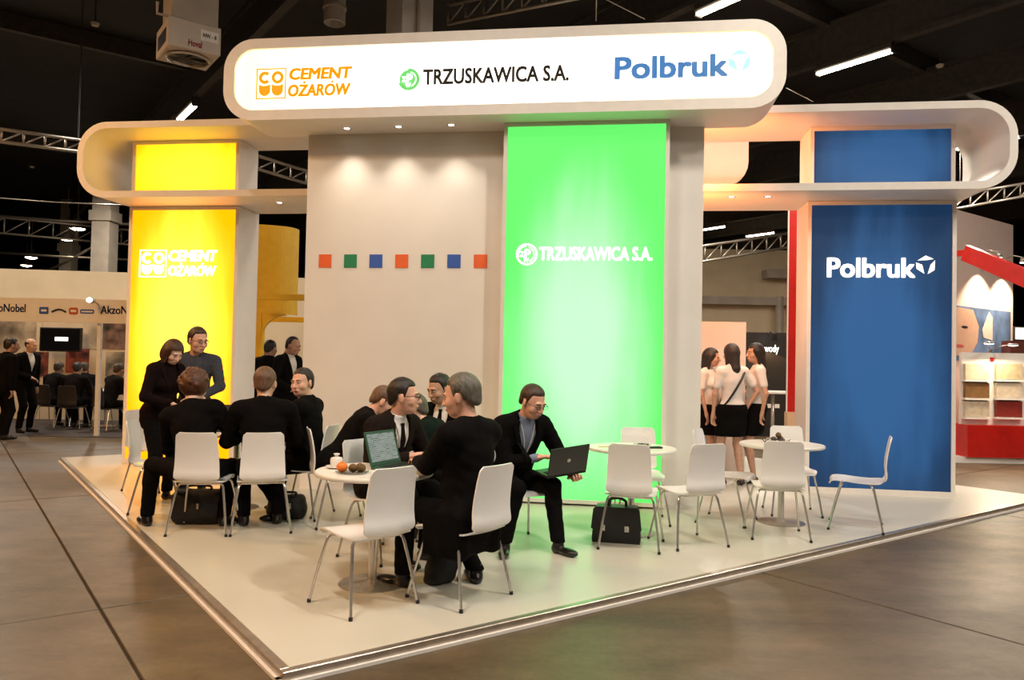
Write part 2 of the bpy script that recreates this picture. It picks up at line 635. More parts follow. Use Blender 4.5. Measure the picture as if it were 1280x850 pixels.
# ---------------------------------------------------------------- stand: centre partition, squares
WU0, WU1, WV, WZ1 = -3.63, 0.862, 8.50, 4.145
pw = booth('partition_wall', (WU0 + WU1) / 2, WV, DECK, 'plain white partition with a row of small coloured squares', 'partition wall')
MB().box(WU0, WU1, WV, WV + 0.16, DECK, WZ1).build('wall_panel', M_white, pw)
SQC = {'orange': (0.80, 0.13, 0.03), 'green': (0.01, 0.22, 0.09), 'blue': (0.03, 0.10, 0.42)}
for k, cn in enumerate(('orange', 'green', 'blue', 'orange', 'green', 'blue', 'orange')):
    cu_ = -3.390 + k * 0.3035
    MB().box(cu_ - 0.076, cu_ + 0.076, WV - 0.006, WV, 2.605, 2.757).build('colour_square', mat('square_' + cn, SQC[cn], 0.5), pw)['label'] = cn + ' square'
# rear room of the stand behind the partition, its side panel is lit warm
rr_ = booth('rear_room', 0.4, WV + 0.16, DECK, 'white back room panels behind the partition with a round-cornered top', 'rear room')
MB().box(0.50, 0.60, WV + 0.17, 11.3, DECK, 4.6).build('side_panel', M_white, rr_)

# ---------------------------------------------------------------- stand: green light box
def lightbox(root, u0, u1, z0, z1, v0, v1, fw, m, shell=M_white, name='light_panel'):
    MB().frame([(u0, z0), (u1, z0), (u1, z1), (u0, z1)], [(u0 + fw, z0 + fw), (u1 - fw, z0 + fw), (u1 - fw, z1 - fw), (u0 + fw, z1 - fw)], XZ, v0, v0 + 0.05).build('front_frame', M_rim, root)
    MB().box(u0, u1, v0 + 0.05, v1, z0, z1).build('box_body', shell, root)
    return MB().box(u0 + fw, u1 - fw, v0 + 0.018, v0 + 0.05, z0 + fw, z1 - fw).build(name, m, root)


GU0, GU1 = -1.285, 0.480
gb = booth('green_light_box', (GU0 + GU1) / 2, 8.2, DECK, 'tall glowing green light box with white company lettering', 'light box')
gm = lightbox_mat('green_backlit_fabric', (0.062, 0.41, 0.070), (0.27, 0.80, 0.29), E_GREEN, 1.2, 2.8, 0.0, 1.75)
gp = lightbox(gb, GU0, GU1, DECK + 0.02, WZ1 + 0.0, 8.2, WV, 0.04, gm)


def zpw_logo(cx, cz, r, v, m_disc, m_line, parent, filled=True):
    """round emblem: disc or ring with inner ring strokes and small letters"""
    f = V(v)
    n = 28
    circ = lambda q: [(cx + q * math.cos(2 * math.pi * k / n), cz + q * math.sin(2 * math.pi * k / n)) for k in range(n)]
    if filled:
        MB().prism(circ(r), f, 0.0, 0.004).build('emblem_disc', m_disc, parent)
    else:
        MB().frame(circ(r), circ(r * 0.82), f, 0.0, 0.005).build('emblem_ring', m_disc, parent)
    for (ri, ro, a0, a1) in ((0.62, 0.72, -70, 75), (0.86 if filled else 0.70, 0.93 if filled else 0.76, 95, 200)):
        arc = MB()
        for k in range(10):
            t0, t1 = R(a0 + (a1 - a0) * k / 10), R(a0 + (a1 - a0) * (k + 1) / 10)
            arc.prism([(cx + ri * r * math.cos(t0), cz + ri * r * math.sin(t0)), (cx + ro * r * math.cos(t0), cz + ro * r * math.sin(t0)), (cx + ro * r * math.cos(t1), cz + ro * r * math.sin(t1)), (cx + ri * r * math.cos(t1), cz + ri * r * math.sin(t1))], f, 0.004, 0.008)
        arc.build('emblem_arc', m_line, parent)
    fit_text('emblem_letters', 'Z', cx - r * 0.62, cx - r * 0.22, cz - r * 0.22, cz + r * 0.25, m_line, parent, lambda a, b, d: f(a, b, 0.006 + d), 0.03)
    fit_text('emblem_letters', 'P', cx - r * 0.18, cx + r * 0.36, cz - r * 0.42, cz + r * 0.48, m_line, parent, lambda a, b, d: f(a, b, 0.006 + d), 0.03)
    fit_text('emblem_letters', 'W', cx - r * 0.30, cx + r * 0.20, cz - r * 0.72, cz - r * 0.35, m_line, parent, lambda a, b, d: f(a, b, 0.006 + d), 0.03)


GV = 8.2 + 0.018
zpw_logo(-1.013, 2.722, 0.118, GV, M_wfilm, M_wfilm, gp, filled=False)
fit_text('lettering', 'TRZUSKAWICA S.A.', -0.880, 0.318, 2.655, 2.802, M_wfilm, gp, lambda a, b, d: (a, GV - 0.004 - d, b), 0.034)['label'] = 'white company lettering'

# ---------------------------------------------------------------- stand: yellow and blue towers
def tower(name, u0, u1, label, m_low, m_up):
    t = booth(name, (u0 + u1) / 2, 9.75, DECK, label, 'light tower')
    low = lightbox(t, u0, u1, DECK, RZ0 - 0.005, 9.75, 10.34, 0.045, m_low, name='light_panel')
    up = lightbox(t, u0 + 0.02, u1 - 0.02, RZ0 + 0.088, RZ1 - 0.088, 9.75, 10.30, 0.045, m_up, name='upper_light_panel')
    MB().box(u0 - 0.004, u1 + 0.004, 9.744, 9.752, DECK, DECK + 0.07).build('plinth_strip', M_rim, t)
    return t, low, up


ym = lightbox_mat('yellow_backlit_fabric', (1.0, 0.26, 0.0), (1.0, 0.80, 0.06), E_YEL, 1.15, 2.6, 0.0, 1.9)
ym2 = lightbox_mat('yellow_backlit_fabric_upper', (1.0, 0.28, 0.0), (1.0, 0.72, 0.02), E_YEL, 1.25, 0.85, 0.0, 4.0)
yt, ylow, yup = tower('yellow_light_tower', -6.725, -5.125, 'glowing yellow light tower under the left wing', ym, ym2)
bm1 = lightbox_mat('blue_backlit_fabric', (0.03, 0.11, 0.30), (0.10, 0.38, 0.95), E_BLUE, 1.0, 2.3, 0.0, 1.6, 0.35)
bm2 = lightbox_mat('blue_backlit_fabric_upper', (0.03, 0.11, 0.30), (0.10, 0.38, 0.95), E_BLUE, 1.0, 0.75, 0.0, 4.0, 0.35)
bt, blow, bup = tower('blue_light_tower', 2.232, 3.925, 'tall deep blue light tower under the right wing', bm1, bm2)


def co_logo(x0, x1, z0, z1, v, m, parent):
    f = V(v)
    w, h = x1 - x0, z1 - z0
    g = MB()
    t = 0.035 * w
    g.frame([(x0, z0), (x1, z0), (x1, z1), (x0, z1)], [(x0 + t, z0 + t), (x1 - t, z0 + t), (x1 - t, z1 - t), (x0 + t, z1 - t)], f, 0.0, 0.006)
    g.build('emblem_frame', m, parent)
    r = w * 0.20
    for k, cx in enumerate((x0 + w * 0.285, x0 + w * 0.715)):
        cz = z0 + h * 0.70
        n = 24
        if k == 0:
            ring_ = MB()
            for q in range(20):
                a0, a1 = R(42 + 276 * q / 20), R(42 + 276 * (q + 1) / 20)
                ring_.prism([(cx + r * 0.48 * math.cos(a0), cz + r * 0.48 * math.sin(a0)), (cx + r * math.cos(a0), cz + r * math.sin(a0)), (cx + r * math.cos(a1), cz + r * math.sin(a1)), (cx + r * 0.48 * math.cos(a1), cz + r * 0.48 * math.sin(a1))], f, 0.0, 0.006)
            ring_.build('emblem_letter_c', m, parent)
        else:
            MB().frame([(cx + r * math.cos(2 * math.pi * q / n), cz + r * math.sin(2 * math.pi * q / n)) for q in range(n)], [(cx + r * 0.5 * math.cos(2 * math.pi * q / n), cz + r * 0.5 * math.sin(2 * math.pi * q / n)) for q in range(n)], f, 0.0, 0.006).build('emblem_letter_o', m, parent)
        zt, zb = z0 + h * 0.475, z0 + h * 0.10
        poly = [(cx - r * 0.95, zt)]
        poly += [(cx + r * 0.95 * math.cos(R(180 + 180 * q / 12)), zb + r * 0.95 + r * 0.95 * math.sin(R(180 + 180 * q / 12))) for q in range(13)]
        poly += [(cx + r * 0.95, zt)] + [(cx + r * 0.95 * math.cos(R(150 - 120 * q / 6)) * 1.0, zt - r * 0.22 * math.sin(R(180 * (q + 0.5) / 7))) for q in range(6, -1, -1)]
        MB().prism(poly, f, 0.0, 0.006).build('emblem_cup', m, parent)


YV = 9.75 + 0.018
co_logo(-6.563, -6.165, 2.615, 2.990, YV, M_wfilmhot, ylow)
def ozarow(x0, x1, z0, z1, v, m, parent):
    """OZAROW with the dot over Z and the stroke over the second O"""
    zt = z0 + (z1 - z0) * 0.80
    fit_text('lettering', 'OZAROW', x0, x1, z0, zt, m, parent, lambda a, b, d: (a, v - 0.004 - d, b), 0.038, 0.12)
    wd = [max(p[0] for p in text_geo(t)[0]) for t in ('O', 'OZ', 'OZAR', 'OZARO', 'OZAROW')]
    k = (x1 - x0) / wd[4]
    f = V(v)
    cz = x0 + k * (wd[0] + wd[1]) / 2 + 0.012
    h = z1 - z0
    MB().box(cz - h * 0.075, cz + h * 0.075, v - 0.006, v, z0 + h * 0.85, z0 + h * 1.0).build('letter_dot', m, parent)
    co = x0 + k * (wd[2] + wd[3]) / 2 + 0.012
    MB().prism([(co - h * 0.06, z0 + h * 0.84), (co + h * 0.05, z0 + h * 0.84), (co + h * 0.16, z0 + h * 1.0), (co + h * 0.02, z0 + h * 1.0)], f, 0.0, 0.006).build('letter_accent', m, parent)


fit_text('lettering', 'CEMENT', -6.130, -5.425, 2.832, 2.985, M_wfilmhot, ylow, lambda a, b, d: (a, YV - 0.004 - d, b), 0.038, 0.12)
ozarow(-6.130, -5.435, 2.632, 2.810, YV, M_wfilmhot, ylow)


def polbruk(x0, x1, z0, z1, hx, hz, hr, v, m, mh, parent):
    fit_text('lettering', 'Polbruk', x0, x1, z0, z1, m, parent, lambda a, b, d: (a, v - 0.004 - d, b), 0.03)
    f = V(v)
    P = lambda ang, q=1.0: (hx + hr * q * math.cos(R(ang)), hz + hr * q * math.sin(R(ang)))
    c0 = (hx + hr * 0.62, hz + hr * 0.42)
    # three flat facets around a hollow arrow, like an open cube
    MB().prism([P(150, 0.95), P(90), P(38, 1.02), (hx + hr * 0.1, hz + hr * 0.50)], f, 0.0, 0.006).build('cube_facet', mh, parent)
    MB().prism([P(165, 1.0), (hx - hr * 0.35, hz + hr * 0.02), P(262, 0.95), P(205, 1.0)], f, 0.0, 0.006).build('cube_facet', mh, parent)
    MB().prism([P(28, 1.05), P(-32, 1.05), P(-78, 1.0), (hx + hr * 0.50, hz + hr * 0.02)], f, 0.0, 0.006).build('cube_facet', mh, parent)


polbruk(2.462, 3.470, 2.655, 2.897, 3.585, 2.812, 0.112, 9.75 + 0.018, M_wletter, M_wletter, blow)

# ---------------------------------------------------------------- stand: header box
HU0, HU1, HZ0, HZ1, HV0, HV1 = -4.375, 1.590, 4.147, 5.045, 7.90, 8.56
hd = booth('header_box', (HU0 + HU1) / 2, HV0, HZ0, 'big rounded white header box with a glowing front and three company logos', 'header sign')
ho = rrect(HU0, HU1, HZ0, HZ1, 0.34, 10)
hi = rrect(HU0 + 0.125, HU1 - 0.125, HZ0 + 0.11, HZ1 - 0.11, 0.23, 10)
MB().prism(ho, XZ, HV0 + 0.06, HV1).build('box_body', M_white, hd, 'auto')
MB().frame(ho, hi, XZ, HV0, HV0 + 0.06).build('front_rim', M_rim, hd, 'auto')
hm = lightbox_mat('white_backlit_acrylic', (1.0, 0.74, 0.34), (1.0, 0.97, 0.88), E_HEADER, 3.9, 1.35, 0.0, 0.45)
hp = MB().prism(hi, XZ, HV0 + 0.03, HV0 + 0.06).build('light_panel', hm, hd)
HVV = HV0 + 0.03
co_logo(-4.005, -3.662, 4.385, 4.722, HVV, M_orange, hp)
fit_text('lettering', 'CEMENT', -3.625, -2.912, 4.585, 4.715, M_orange, hp, lambda a, b, d: (a, HVV - 0.004 - d, b), 0.038, 0.12)
ozarow(-3.635, -2.925, 4.402, 4.568, HVV, M_orange, hp)
zpw_logo(-2.282, 4.553, 0.118, HVV, M_gfilm, M_wfilm, hp, filled=True)
fit_text('lettering', 'TRZUSKAWICA S.A.', -2.125, -0.575, 4.487, 4.655, M_brown, hp, lambda a, b, d: (a, HVV - 0.004 - d, b), 0.026)
polbruk(-0.107, 1.028, 4.482, 4.715, 1.135, 4.640, 0.115, HVV, M_lblue, M_cyan, hp)

# ---------------------------------------------------------------- soffit downlights
def downlight(u, v, z, label, watts):
    t = booth('downlight', u, v, z, label, 'downlight', 'small round downlights in the stand soffits')
    MB().lathe([(0.030, -0.001), (0.045, -0.006), (0.050, 0.0), (0.030, 0.0), (0.030, -0.001)], 20, (u, v, z)).build('bezel', M_chrome, t, 'auto')
    MB().lathe([(0.0, -0.003), (0.031, -0.003), (0.031, 0.0)], 20, (u, v, z)).build('lens', M_spotglow, t)
    ld = bpy.data.lights.new('downlight_beam', 'SPOT')
    ld.energy = watts
    ld.spot_size = R(95)
    ld.spot_blend = 0.9
    ld.shadow_soft_size = 0.03
    ld.color = (1.0, 0.88, 0.70)
    lo = bpy.data.objects.new('downlight_beam', ld)
    COL.objects.link(lo)
    lo.parent = t
    lo.location = (0, 0, -0.012)


downlight(-3.085, 8.27, HZ0, 'lit downlight under the header, nearest the yellow tower', SPOT_W)
downlight(-2.480, 8.25, HZ0, 'lit downlight under the header, middle of the three', SPOT_W)
downlight(-1.877, 8.23, HZ0, 'lit downlight under the header, nearest the green box', SPOT_W)
downlight(-4.465, 9.57, RZ0, 'lit downlight under the wing beside the yellow tower', SPOT_W * 0.8)
downlight(1.285, 9.45, RZ0, 'lit downlight under the right wing, nearer the partition', SPOT_W * 0.8)
downlight(1.705, 9.46, RZ0, 'lit downlight under the right wing, nearer the blue tower', SPOT_W * 0.8)

# ---------------------------------------------------------------- chairs
def catmull(P, n):
    out = []
    P = [np.array(p, float) for p in P]
    Q = [2 * P[0] - P[1]] + P + [2 * P[-1] - P[-2]]
    for i in range(1, len(Q) - 2):
        for k in range(n):
            t = k / n
            a, b, c, d = Q[i - 1], Q[i], Q[i + 1], Q[i + 2]
            out.append(0.5 * (2 * b + (c - a) * t + (2 * a - 5 * b + 4 * c - d) * t * t + (3 * b - a - 3 * c + d) * t ** 3))
    out.append(P[-1])
    return out


SEATP = [(0.222, 0.418), (0.212, 0.440), (0.175, 0.450), (0.10, 0.449), (0.0, 0.441), (-0.11, 0.437), (-0.20, 0.443), (-0.243, 0.458)]
BACKP = [(-0.243, 0.458), (-0.262, 0.482), (-0.268, 0.52), (-0.262, 0.58), (-0.266, 0.66), (-0.283, 0.77), (-0.306, 0.872)]


def shell(path, wfun, n_across=8, th=0.011, dish=0.012):
    pts = catmull(path, 5)
    S = [0.0]
    for a, b in zip(pts, pts[1:]):
        S.append(S[-1] + float(np.linalg.norm(b - a)))
    Lt = S[-1]
    vs, fs = [], []
    m = n_across + 1
    N = len(pts)
    for side in (0, 1):
        for i, p in enumerate(pts):
            t = pts[min(i + 1, N - 1)] - pts[max(i - 1, 0)]
            t = t / np.linalg.norm(t)
            nrm = np.array([t[1], -t[0]])      # perpendicular in the y-z plane
            w = wfun(S[i], Lt)
            for j in range(m):
                q = -1 + 2 * j / n_across
                o = nrm * (th * side + dish * (q * q - 0.5) * 0.8)
                vs.append((w * q, p[0] + o[0], p[1] + o[1]))
    off = N * m
    for i in range(N - 1):
        for j in range(n_across):
            a = i * m + j
            fs.append((a, a + 1, a + m + 1, a + m))
            fs.append((off + a, off + a + m, off + a + m + 1, off + a + 1))
        for j in (0, n_across):
            a, b = i * m + j, (i + 1) * m + j
            fs.append((a, b, off + b, off + a))
    for i in (0, N - 1):
        for j in range(n_across):
            a = i * m + j
            fs.append((a, a + 1, off + a + 1, off + a))
    return vs, fs


def corner(w, d, r):
    return w - r + math.sqrt(max(0.0, r * r - (r - d) ** 2)) if d < r else w


def w_seat(s, L):
    w = 0.193 + 0.012 * min(1, s / 0.2)
    w = corner(w, s + 0.004, 0.05)
    e = L - s
    if e < 0.05:
        k = e / 0.05
        w = 0.112 + (w - 0.112) * (k * k * (3 - 2 * k)) ** 0.6
    return w


def w_back(s, L):
    k = s / L
    w = 0.190 - 0.026 * k
    w = corner(w, L - s + 0.002, 0.04)
    if s < 0.055:
        q = s / 0.055
        w = 0.112 + (w - 0.112) * (1 - (1 - q) ** 2) ** 0.7
    return w


def make_chair(M_chair=M_chair, nm='cafe_chair'):
    t = empty(nm)
    v, f = shell(SEATP, w_seat)
    mesh_obj('seat', v, f, M_chair, t, 'auto')
    v, f = shell(BACKP, w_back)
    mesh_obj('backrest', v, f, M_chair, t, 'auto')
    for sy, ya, yf in ((1, 0.115, 0.232), (-1, -0.13, -0.232)):
        z = 0.424
        MB().tube([(-0.14, ya, z), (0.14, ya, z)], 0.0095, 8).build('seat_rail', M_chrome, t, 'auto')
        for sx in (-1, 1):
            P = catmull([(sx * 0.13, ya, z), (sx * 0.165, ya + sy * 0.003, z), (sx * 0.184, ya + sy * 0.012, z - 0.018), (sx * 0.194, ya + sy * 0.025, z - 0.06), (sx * 0.22, ya + (yf - ya) * 0.6, 0.2), (sx * 0.245, yf, 0.004)], 3)
            lg = MB().tube(P, 0.0098, 8).build('leg', M_chrome, t, 'auto')
            MB().tube([(sx * 0.2445, yf - sy * 0.002, 0.022), (sx * 0.2455, yf, 0.0)], 0.0125, 8).build('foot_cap', M_black, lg)
    return t


chair0 = make_chair()
CH = [  # x, y, facing degrees (0 = +x), label
    (-0.893, 4.847, 135, 'nearest white chair, empty, turned towards the laptop table'),
    (-0.305, 5.025, 142, 'white chair holding the grey-haired man at the open laptop'),
    (-2.625, 6.707, 95, 'white chair seen from behind under the curly-haired person'),
    (-2.170, 6.800, 109, 'white chair seen from behind under the balding man'),
    (-3.97, 8.70, -12, 'empty white chair closest to the yellow tower'),
    (-3.38, 7.55, 10, 'empty white chair beside the knee of the curly-haired person'),
    (-1.98, 7.42, 172, 'white chair under the smiling man at the rear left table'),
    (-1.55, 7.12, 20, 'white chair under the man bending forward by the wall'),
    (-0.97, 6.00, -35, 'white chair under the man in glasses behind the laptop table'),
    (0.08, 6.50, -60, 'white chair under the man with a laptop on his knees'),
    (1.030, 6.480, 75, 'empty white chair with the briefcase standing under it'),
    (1.27, 7.47, -92, 'empty white chair behind the table before the green box'),
    (1.530, 6.610, 110, 'empty white chair between the two right-hand tables'),
    (2.12, 7.55, -29, 'empty white chair side-on in front of the standing women'),
    (2.405, 6.965, 82, 'empty white chair hiding the column of the right-hand table'),
    (2.93, 8.03, -97, 'empty white chair behind the right-hand table'),
    (3.300, 7.380, 156, 'empty white chair in side view before the blue tower'),
    (-0.61, 7.30, -112, 'white chair under the dark-haired man wearing a tie'),
    (-0.47, 6.62, 165, 'white chair under the man leaning in a dark jacket'),
]
for i, (x, y, a, lab) in enumerate(CH):
    c = chair0 if i == 0 else copy_tree(chair0)
    c.location = (x, y, DECK)
    c.rotation_euler = (0, 0, R(a - 90))
    tag(c, lab, 'chair', 'white cafe chairs on the stand')


# ---------------------------------------------------------------- tables
def make_table():
    t = empty('round_table')
    MB().lathe([(0.0, 0.730), (0.37, 0.730), (0.392, 0.734), (0.398, 0.742), (0.398, 0.754), (0.392, 0.762), (0.0, 0.762)], 56).build('table_top', M_table, t, 'auto')
    MB().lathe([(0.03, 0.03), (0.03, 0.73), (0.0, 0.73)], 24).build('column', M_chrome, t, 'auto')
    MB().lathe([(0.0, 0.714), (0.12, 0.714), (0.12, 0.730)], 24).build('mounting_plate', M_steel, t, 'auto')
    MB().lathe([(0.0, 0.0), (0.225, 0.0), (0.225, 0.006), (0.20, 0.012), (0.05, 0.024), (0.032, 0.034), (0.0, 0.034)], 40).build('base_plate', M_steel, t, 'auto')
    return t


TT = DECK + 0.762
tab0 = make_table()
TB = [(-0.915, 5.265, 'round white table with the open laptop and fruit plate'),
      (1.10, 6.98, 'round white table with spectacles before the green light box'),
      (2.65, 7.55, 'round white table with a bowl before the standing women'),
      (-2.72, 7.72, 'round white table hidden behind the people by the yellow tower')]
for i, (x, y, lab) in enumerate(TB):
    c = tab0 if i == 0 else copy_tree(tab0)
    c.location = (x, y, DECK)
    tag(c, lab, 'table', 'round pedestal tables on the stand')

# ---------------------------------------------------------------- laptops
def screen_mat():
    m = bpy.data.materials.new('laptop_document_screen')
    m.use_nodes = True
    nt = m.node_tree
    L = nt.links.new
    b = nt.nodes['Principled BSDF']
    tc = nt.nodes.new('ShaderNodeTexCoord')
    br = nt.nodes.new('ShaderNodeTexBrick')
    br.inputs['Scale'].default_value = 1.0
    br.inputs['Brick Width'].default_value = 0.05
    br.inputs['Row Height'].default_value = 0.014
    br.inputs['Mortar Size'].default_value = 0.003
    br.inputs['Color1'].default_value = (0.18, 0.25, 0.22, 1)
    br.inputs['Color2'].default_value = (0.55, 0.62, 0.55, 1)
    br.inputs['Mortar'].default_value = (0.62, 0.70, 0.62, 1)
    mp = nt.nodes.new('ShaderNodeMapping')
    mp.inputs['Rotation'].default_value = (R(90), 0, 0)
    L(tc.outputs['Object'], mp.inputs['Vector'])
    L(mp.outputs['Vector'], br.inputs['Vector'])
    b.inputs['Base Color'].default_value = (0.02, 0.02, 0.02, 1)
    L(br.outputs['Color'], b.inputs['Emission Color'])
    b.inputs['Emission Strength'].default_value = 0.42
    return m


M_lapg = mat('dark_laptop_shell', (0.020, 0.024, 0.021), 0.35)
M_lapgreen = mat('green_tinted_laptop_shell', (0.03, 0.085, 0.05), 0.35)
M_keys = mat('laptop_keys', (0.01, 0.01, 0.011), 0.5)
M_scr = screen_mat()
M_scrdark = mat('dim_laptop_screen', (0.03, 0.022, 0.018), 0.2, emit=0.05, ecol=(0.5, 0.3, 0.2), var=0.5, scale=20)


def laptop(loc, rz, label, m, screen, open_deg=110, w=0.345, d=0.24, tilt=(0, 0)):
    """local +y runs from the hinge towards the user; the screen rises from the hinge"""
    t = empty('laptop', loc, rz, label, 'laptop')
    t.rotation_euler = (tilt[0], tilt[1], rz)
    MB().box(-w / 2, w / 2, 0.0, d, 0.0, 0.020, 0.004).build('base', m, t)
    kb = MB()
    for r_ in range(5):
        for c_ in range(13):
            x = -w / 2 + 0.03 + c_ * (w - 0.06) / 13
            y = 0.035 + r_ * 0.021
            kb.box(x, x + 0.018, y, y + 0.017, 0.0195, 0.0225)
    kb = kb.build('keyboard', M_keys, t)
    kb['kind'] = 'stuff'
    MB().box(-0.045, 0.045, d - 0.075, d - 0.02, 0.0195, 0.0205).build('touchpad', M_keys, t)
    a = R(open_deg)
    lid = MB().box(-w / 2, w / 2, -0.009, 0.0, 0.0, d, 0.003).build('lid', m, t)
    lid.location = (0, 0.004, 0.020)
    lid.rotation_euler = (a - R(90), 0, 0)
    MB().box(-w / 2 + 0.018, w / 2 - 0.018, -0.0005, 0.0012, 0.028, d - 0.018).build('display', screen, lid)
    MB().lathe([(0.0, 0.0), (0.015, 0.0), (0.015, 0.002), (0.0, 0.002)], 16).build('lid_badge', M_steel, lid)
    bd = lid.children[-1]
    bd.rotation_euler = (R(90), 0, 0)
    bd.location = (0, -0.009, d * 0.5)
    return t


# ---------------------------------------------------------------- things on the tables
M_china = mat('white_china', (0.82, 0.79, 0.75), 0.15)
M_orangefruit = mat('orange_peel', (0.85, 0.20, 0.02), 0.45, var=0.15, scale=120, bump=0.3)
M_kiwi = mat('kiwi_skin', (0.13, 0.075, 0.025), 0.8, var=0.3, scale=150, bump=0.3)
M_dfruit = mat('dark_plum_skin', (0.05, 0.03, 0.035), 0.35, var=0.2)


def glassmat(name, col=(0.9, 0.92, 0.9)):
    m = bpy.data.materials.new(name)
    m.use_nodes = True
    b = m.node_tree.nodes['Principled BSDF']
    b.inputs['Base Color'].default_value = col + (1,)
    b.inputs['Transmission Weight'].default_value = 1.0
    b.inputs['Roughness'].default_value = 0.03
    b.inputs['IOR'].default_value = 1.45
    return m


M_glass = glassmat('clear_glass')
cx_, cy_ = -1.19, 5.33
sb = empty('sugar_bowl', (cx_, cy_, TT), 0, 'white china sugar bowl with a knobbed lid on a saucer', 'sugar bowl')
MB().lathe([(0.0, 0.0), (0.045, 0.0), (0.075, 0.012), (0.073, 0.016), (0.045, 0.006), (0.0, 0.006)], 28).build('saucer', M_china, sb, 'auto')
MB().lathe([(0.0, 0.007), (0.034, 0.007), (0.041, 0.015), (0.043, 0.06), (0.040, 0.064), (0.0, 0.064)], 28).build('bowl', M_china, sb, 'auto')
ld_ = MB().lathe([(0.041, 0.064), (0.038, 0.072), (0.012, 0.079), (0.0, 0.079)], 28).build('lid', M_china, sb, 'auto')
MB().lathe([(0.0, 0.078), (0.010, 0.079), (0.011, 0.086), (0.021, 0.094), (0.020, 0.101), (0.0, 0.104)], 20).build('knob', M_china, ld_, 'auto')
fp = empty('glass_plate', (-1.04, 5.13, TT), 0, 'small clear glass plate under the fruit', 'plate')
MB().lathe([(0.0, 0.0), (0.075, 0.0), (0.11, 0.012), (0.108, 0.016), (0.074, 0.004), (0.0, 0.004)], 32).build('dish', M_glass, fp, 'auto')


def fruit(name, loc, r, m, label, cat, stem=None):
    t = empty(name, (loc[0], loc[1], loc[2]), random.random() * 6, label, cat)
    rr = r if isinstance(r, tuple) else (r, r, r)
    MB().ball((0, 0, rr[2]), rr, 18, 12).build('flesh', m, t, True)
    MB().lathe([(0.0, 0.0), (0.004, 0.0), (0.005, 0.003), (0.0, 0.004)], 8, (0, 0, 2 * rr[2] - 0.002)).build('stem_end', stem or M_kiwi, t)
    return t


fruit('orange', (-1.105, 5.115, TT + 0.004), (0.037, 0.037, 0.035), M_orangefruit, 'bright orange lying first on the glass plate', 'orange')
fruit('kiwi', (-1.035, 5.13, TT + 0.004), (0.028, 0.034, 0.028), M_kiwi, 'brown kiwi in the middle of the fruit plate', 'kiwi', M_orangefruit)
fruit('kiwi', (-0.978, 5.125, TT + 0.004), (0.027, 0.033, 0.029), M_kiwi, 'brown kiwi on the fruit plate nearest the laptop', 'kiwi', M_orangefruit)
fruit('kiwi', (-1.00, 5.185, TT + 0.004), (0.030, 0.028, 0.027), M_kiwi, 'brown kiwi at the back of the fruit plate', 'kiwi', M_orangefruit)
gl = empty('drinking_glass', (-0.62, 5.43, TT), 0, 'clear water glass beside the open laptop', 'glass')
MB().lathe([(0.0, 0.0), (0.030, 0.0), (0.036, 0.075), (0.0345, 0.075), (0.029, 0.006), (0.0, 0.006)], 24).build('tumbler', M_glass, gl, 'auto')
MB().lathe([(0.0, 0.0065), (0.0285, 0.0065), (0.0325, 0.045), (0.0, 0.045)], 24).build('water', M_glass, gl, 'auto')

laptop((-0.865, 5.435, TT), R(-27 - 90), 'open laptop on the round table showing a document', M_lapgreen, M_scr, 107)
laptop((-2.84, 7.80, TT), R(-172), 'dark open laptop on the table by the yellow tower', M_lapg, M_scrdark, 105)

# table before the green box
eg = empty('spectacles', (1.15, 6.93, TT), R(25), 'folded wire spectacles lying on the table before the green box', 'glasses')
for s in (-1, 1):
    MB().tube([(s * 0.034 + 0.026 * math.cos(2 * math.pi * k / 14), 0, 0.022 + 0.018 * math.sin(2 * math.pi * k / 14)) for k in range(14)], 0.0022, 6, closed=True).build('rim', M_black, eg, True)
    MB().tube([(s * 0.062, 0, 0.030), (s * 0.064, 0.06, 0.026), (s * 0.058, 0.13, 0.006)], 0.0022, 6).build('temple', M_black, eg, True)
MB().tube([(-0.009, 0, 0.026), (0, 0, 0.030), (0.009, 0, 0.026)], 0.002, 6).build('bridge', M_black, eg, True)
ph = empty('mobile_phone', (1.30, 6.93, TT), R(12), 'dark mobile phone at the table edge near the white wall', 'phone')
MB().box(-0.06, 0.06, -0.032, 0.032, 0, 0.016, 0.004).build('phone_body', M_black, ph)
MB().box(-0.05, 0.02, -0.025, 0.025, 0.0155, 0.017).build('phone_screen', mat('phone_glass', (0.05, 0.05, 0.055), 0.1), ph)
kc = empty('key_case', (1.22, 7.10, TT), R(-20), 'small black key case lying behind the phone', 'key case')
MB().box(-0.05, 0.05, -0.03, 0.03, 0, 0.022, 0.006).build('case_body', M_leather, kc)
MB().tube([(0.05 + 0.012 * (1 + math.cos(2 * math.pi * k / 12)), 0.012 * math.sin(2 * math.pi * k / 12), 0.012) for k in range(12)], 0.002, 6, closed=True).build('key_ring', M_chrome, kc, True)
pn = empty('pencil', (0.86, 6.95, TT), R(8), 'yellow pencil lying near the table rim before the green box', 'pencil')
MB().tube([(-0.07, 0, 0.004), (0.06, 0, 0.004)], 0.004, 6).build('shaft', mat('yellow_pencil_paint', (0.55, 0.33, 0.03), 0.4), pn)
MB().tube([(0.06, 0, 0.004), (0.076, 0, 0.004)], [0.004, 0.0006], 6).build('tip', M_kiwi, pn)

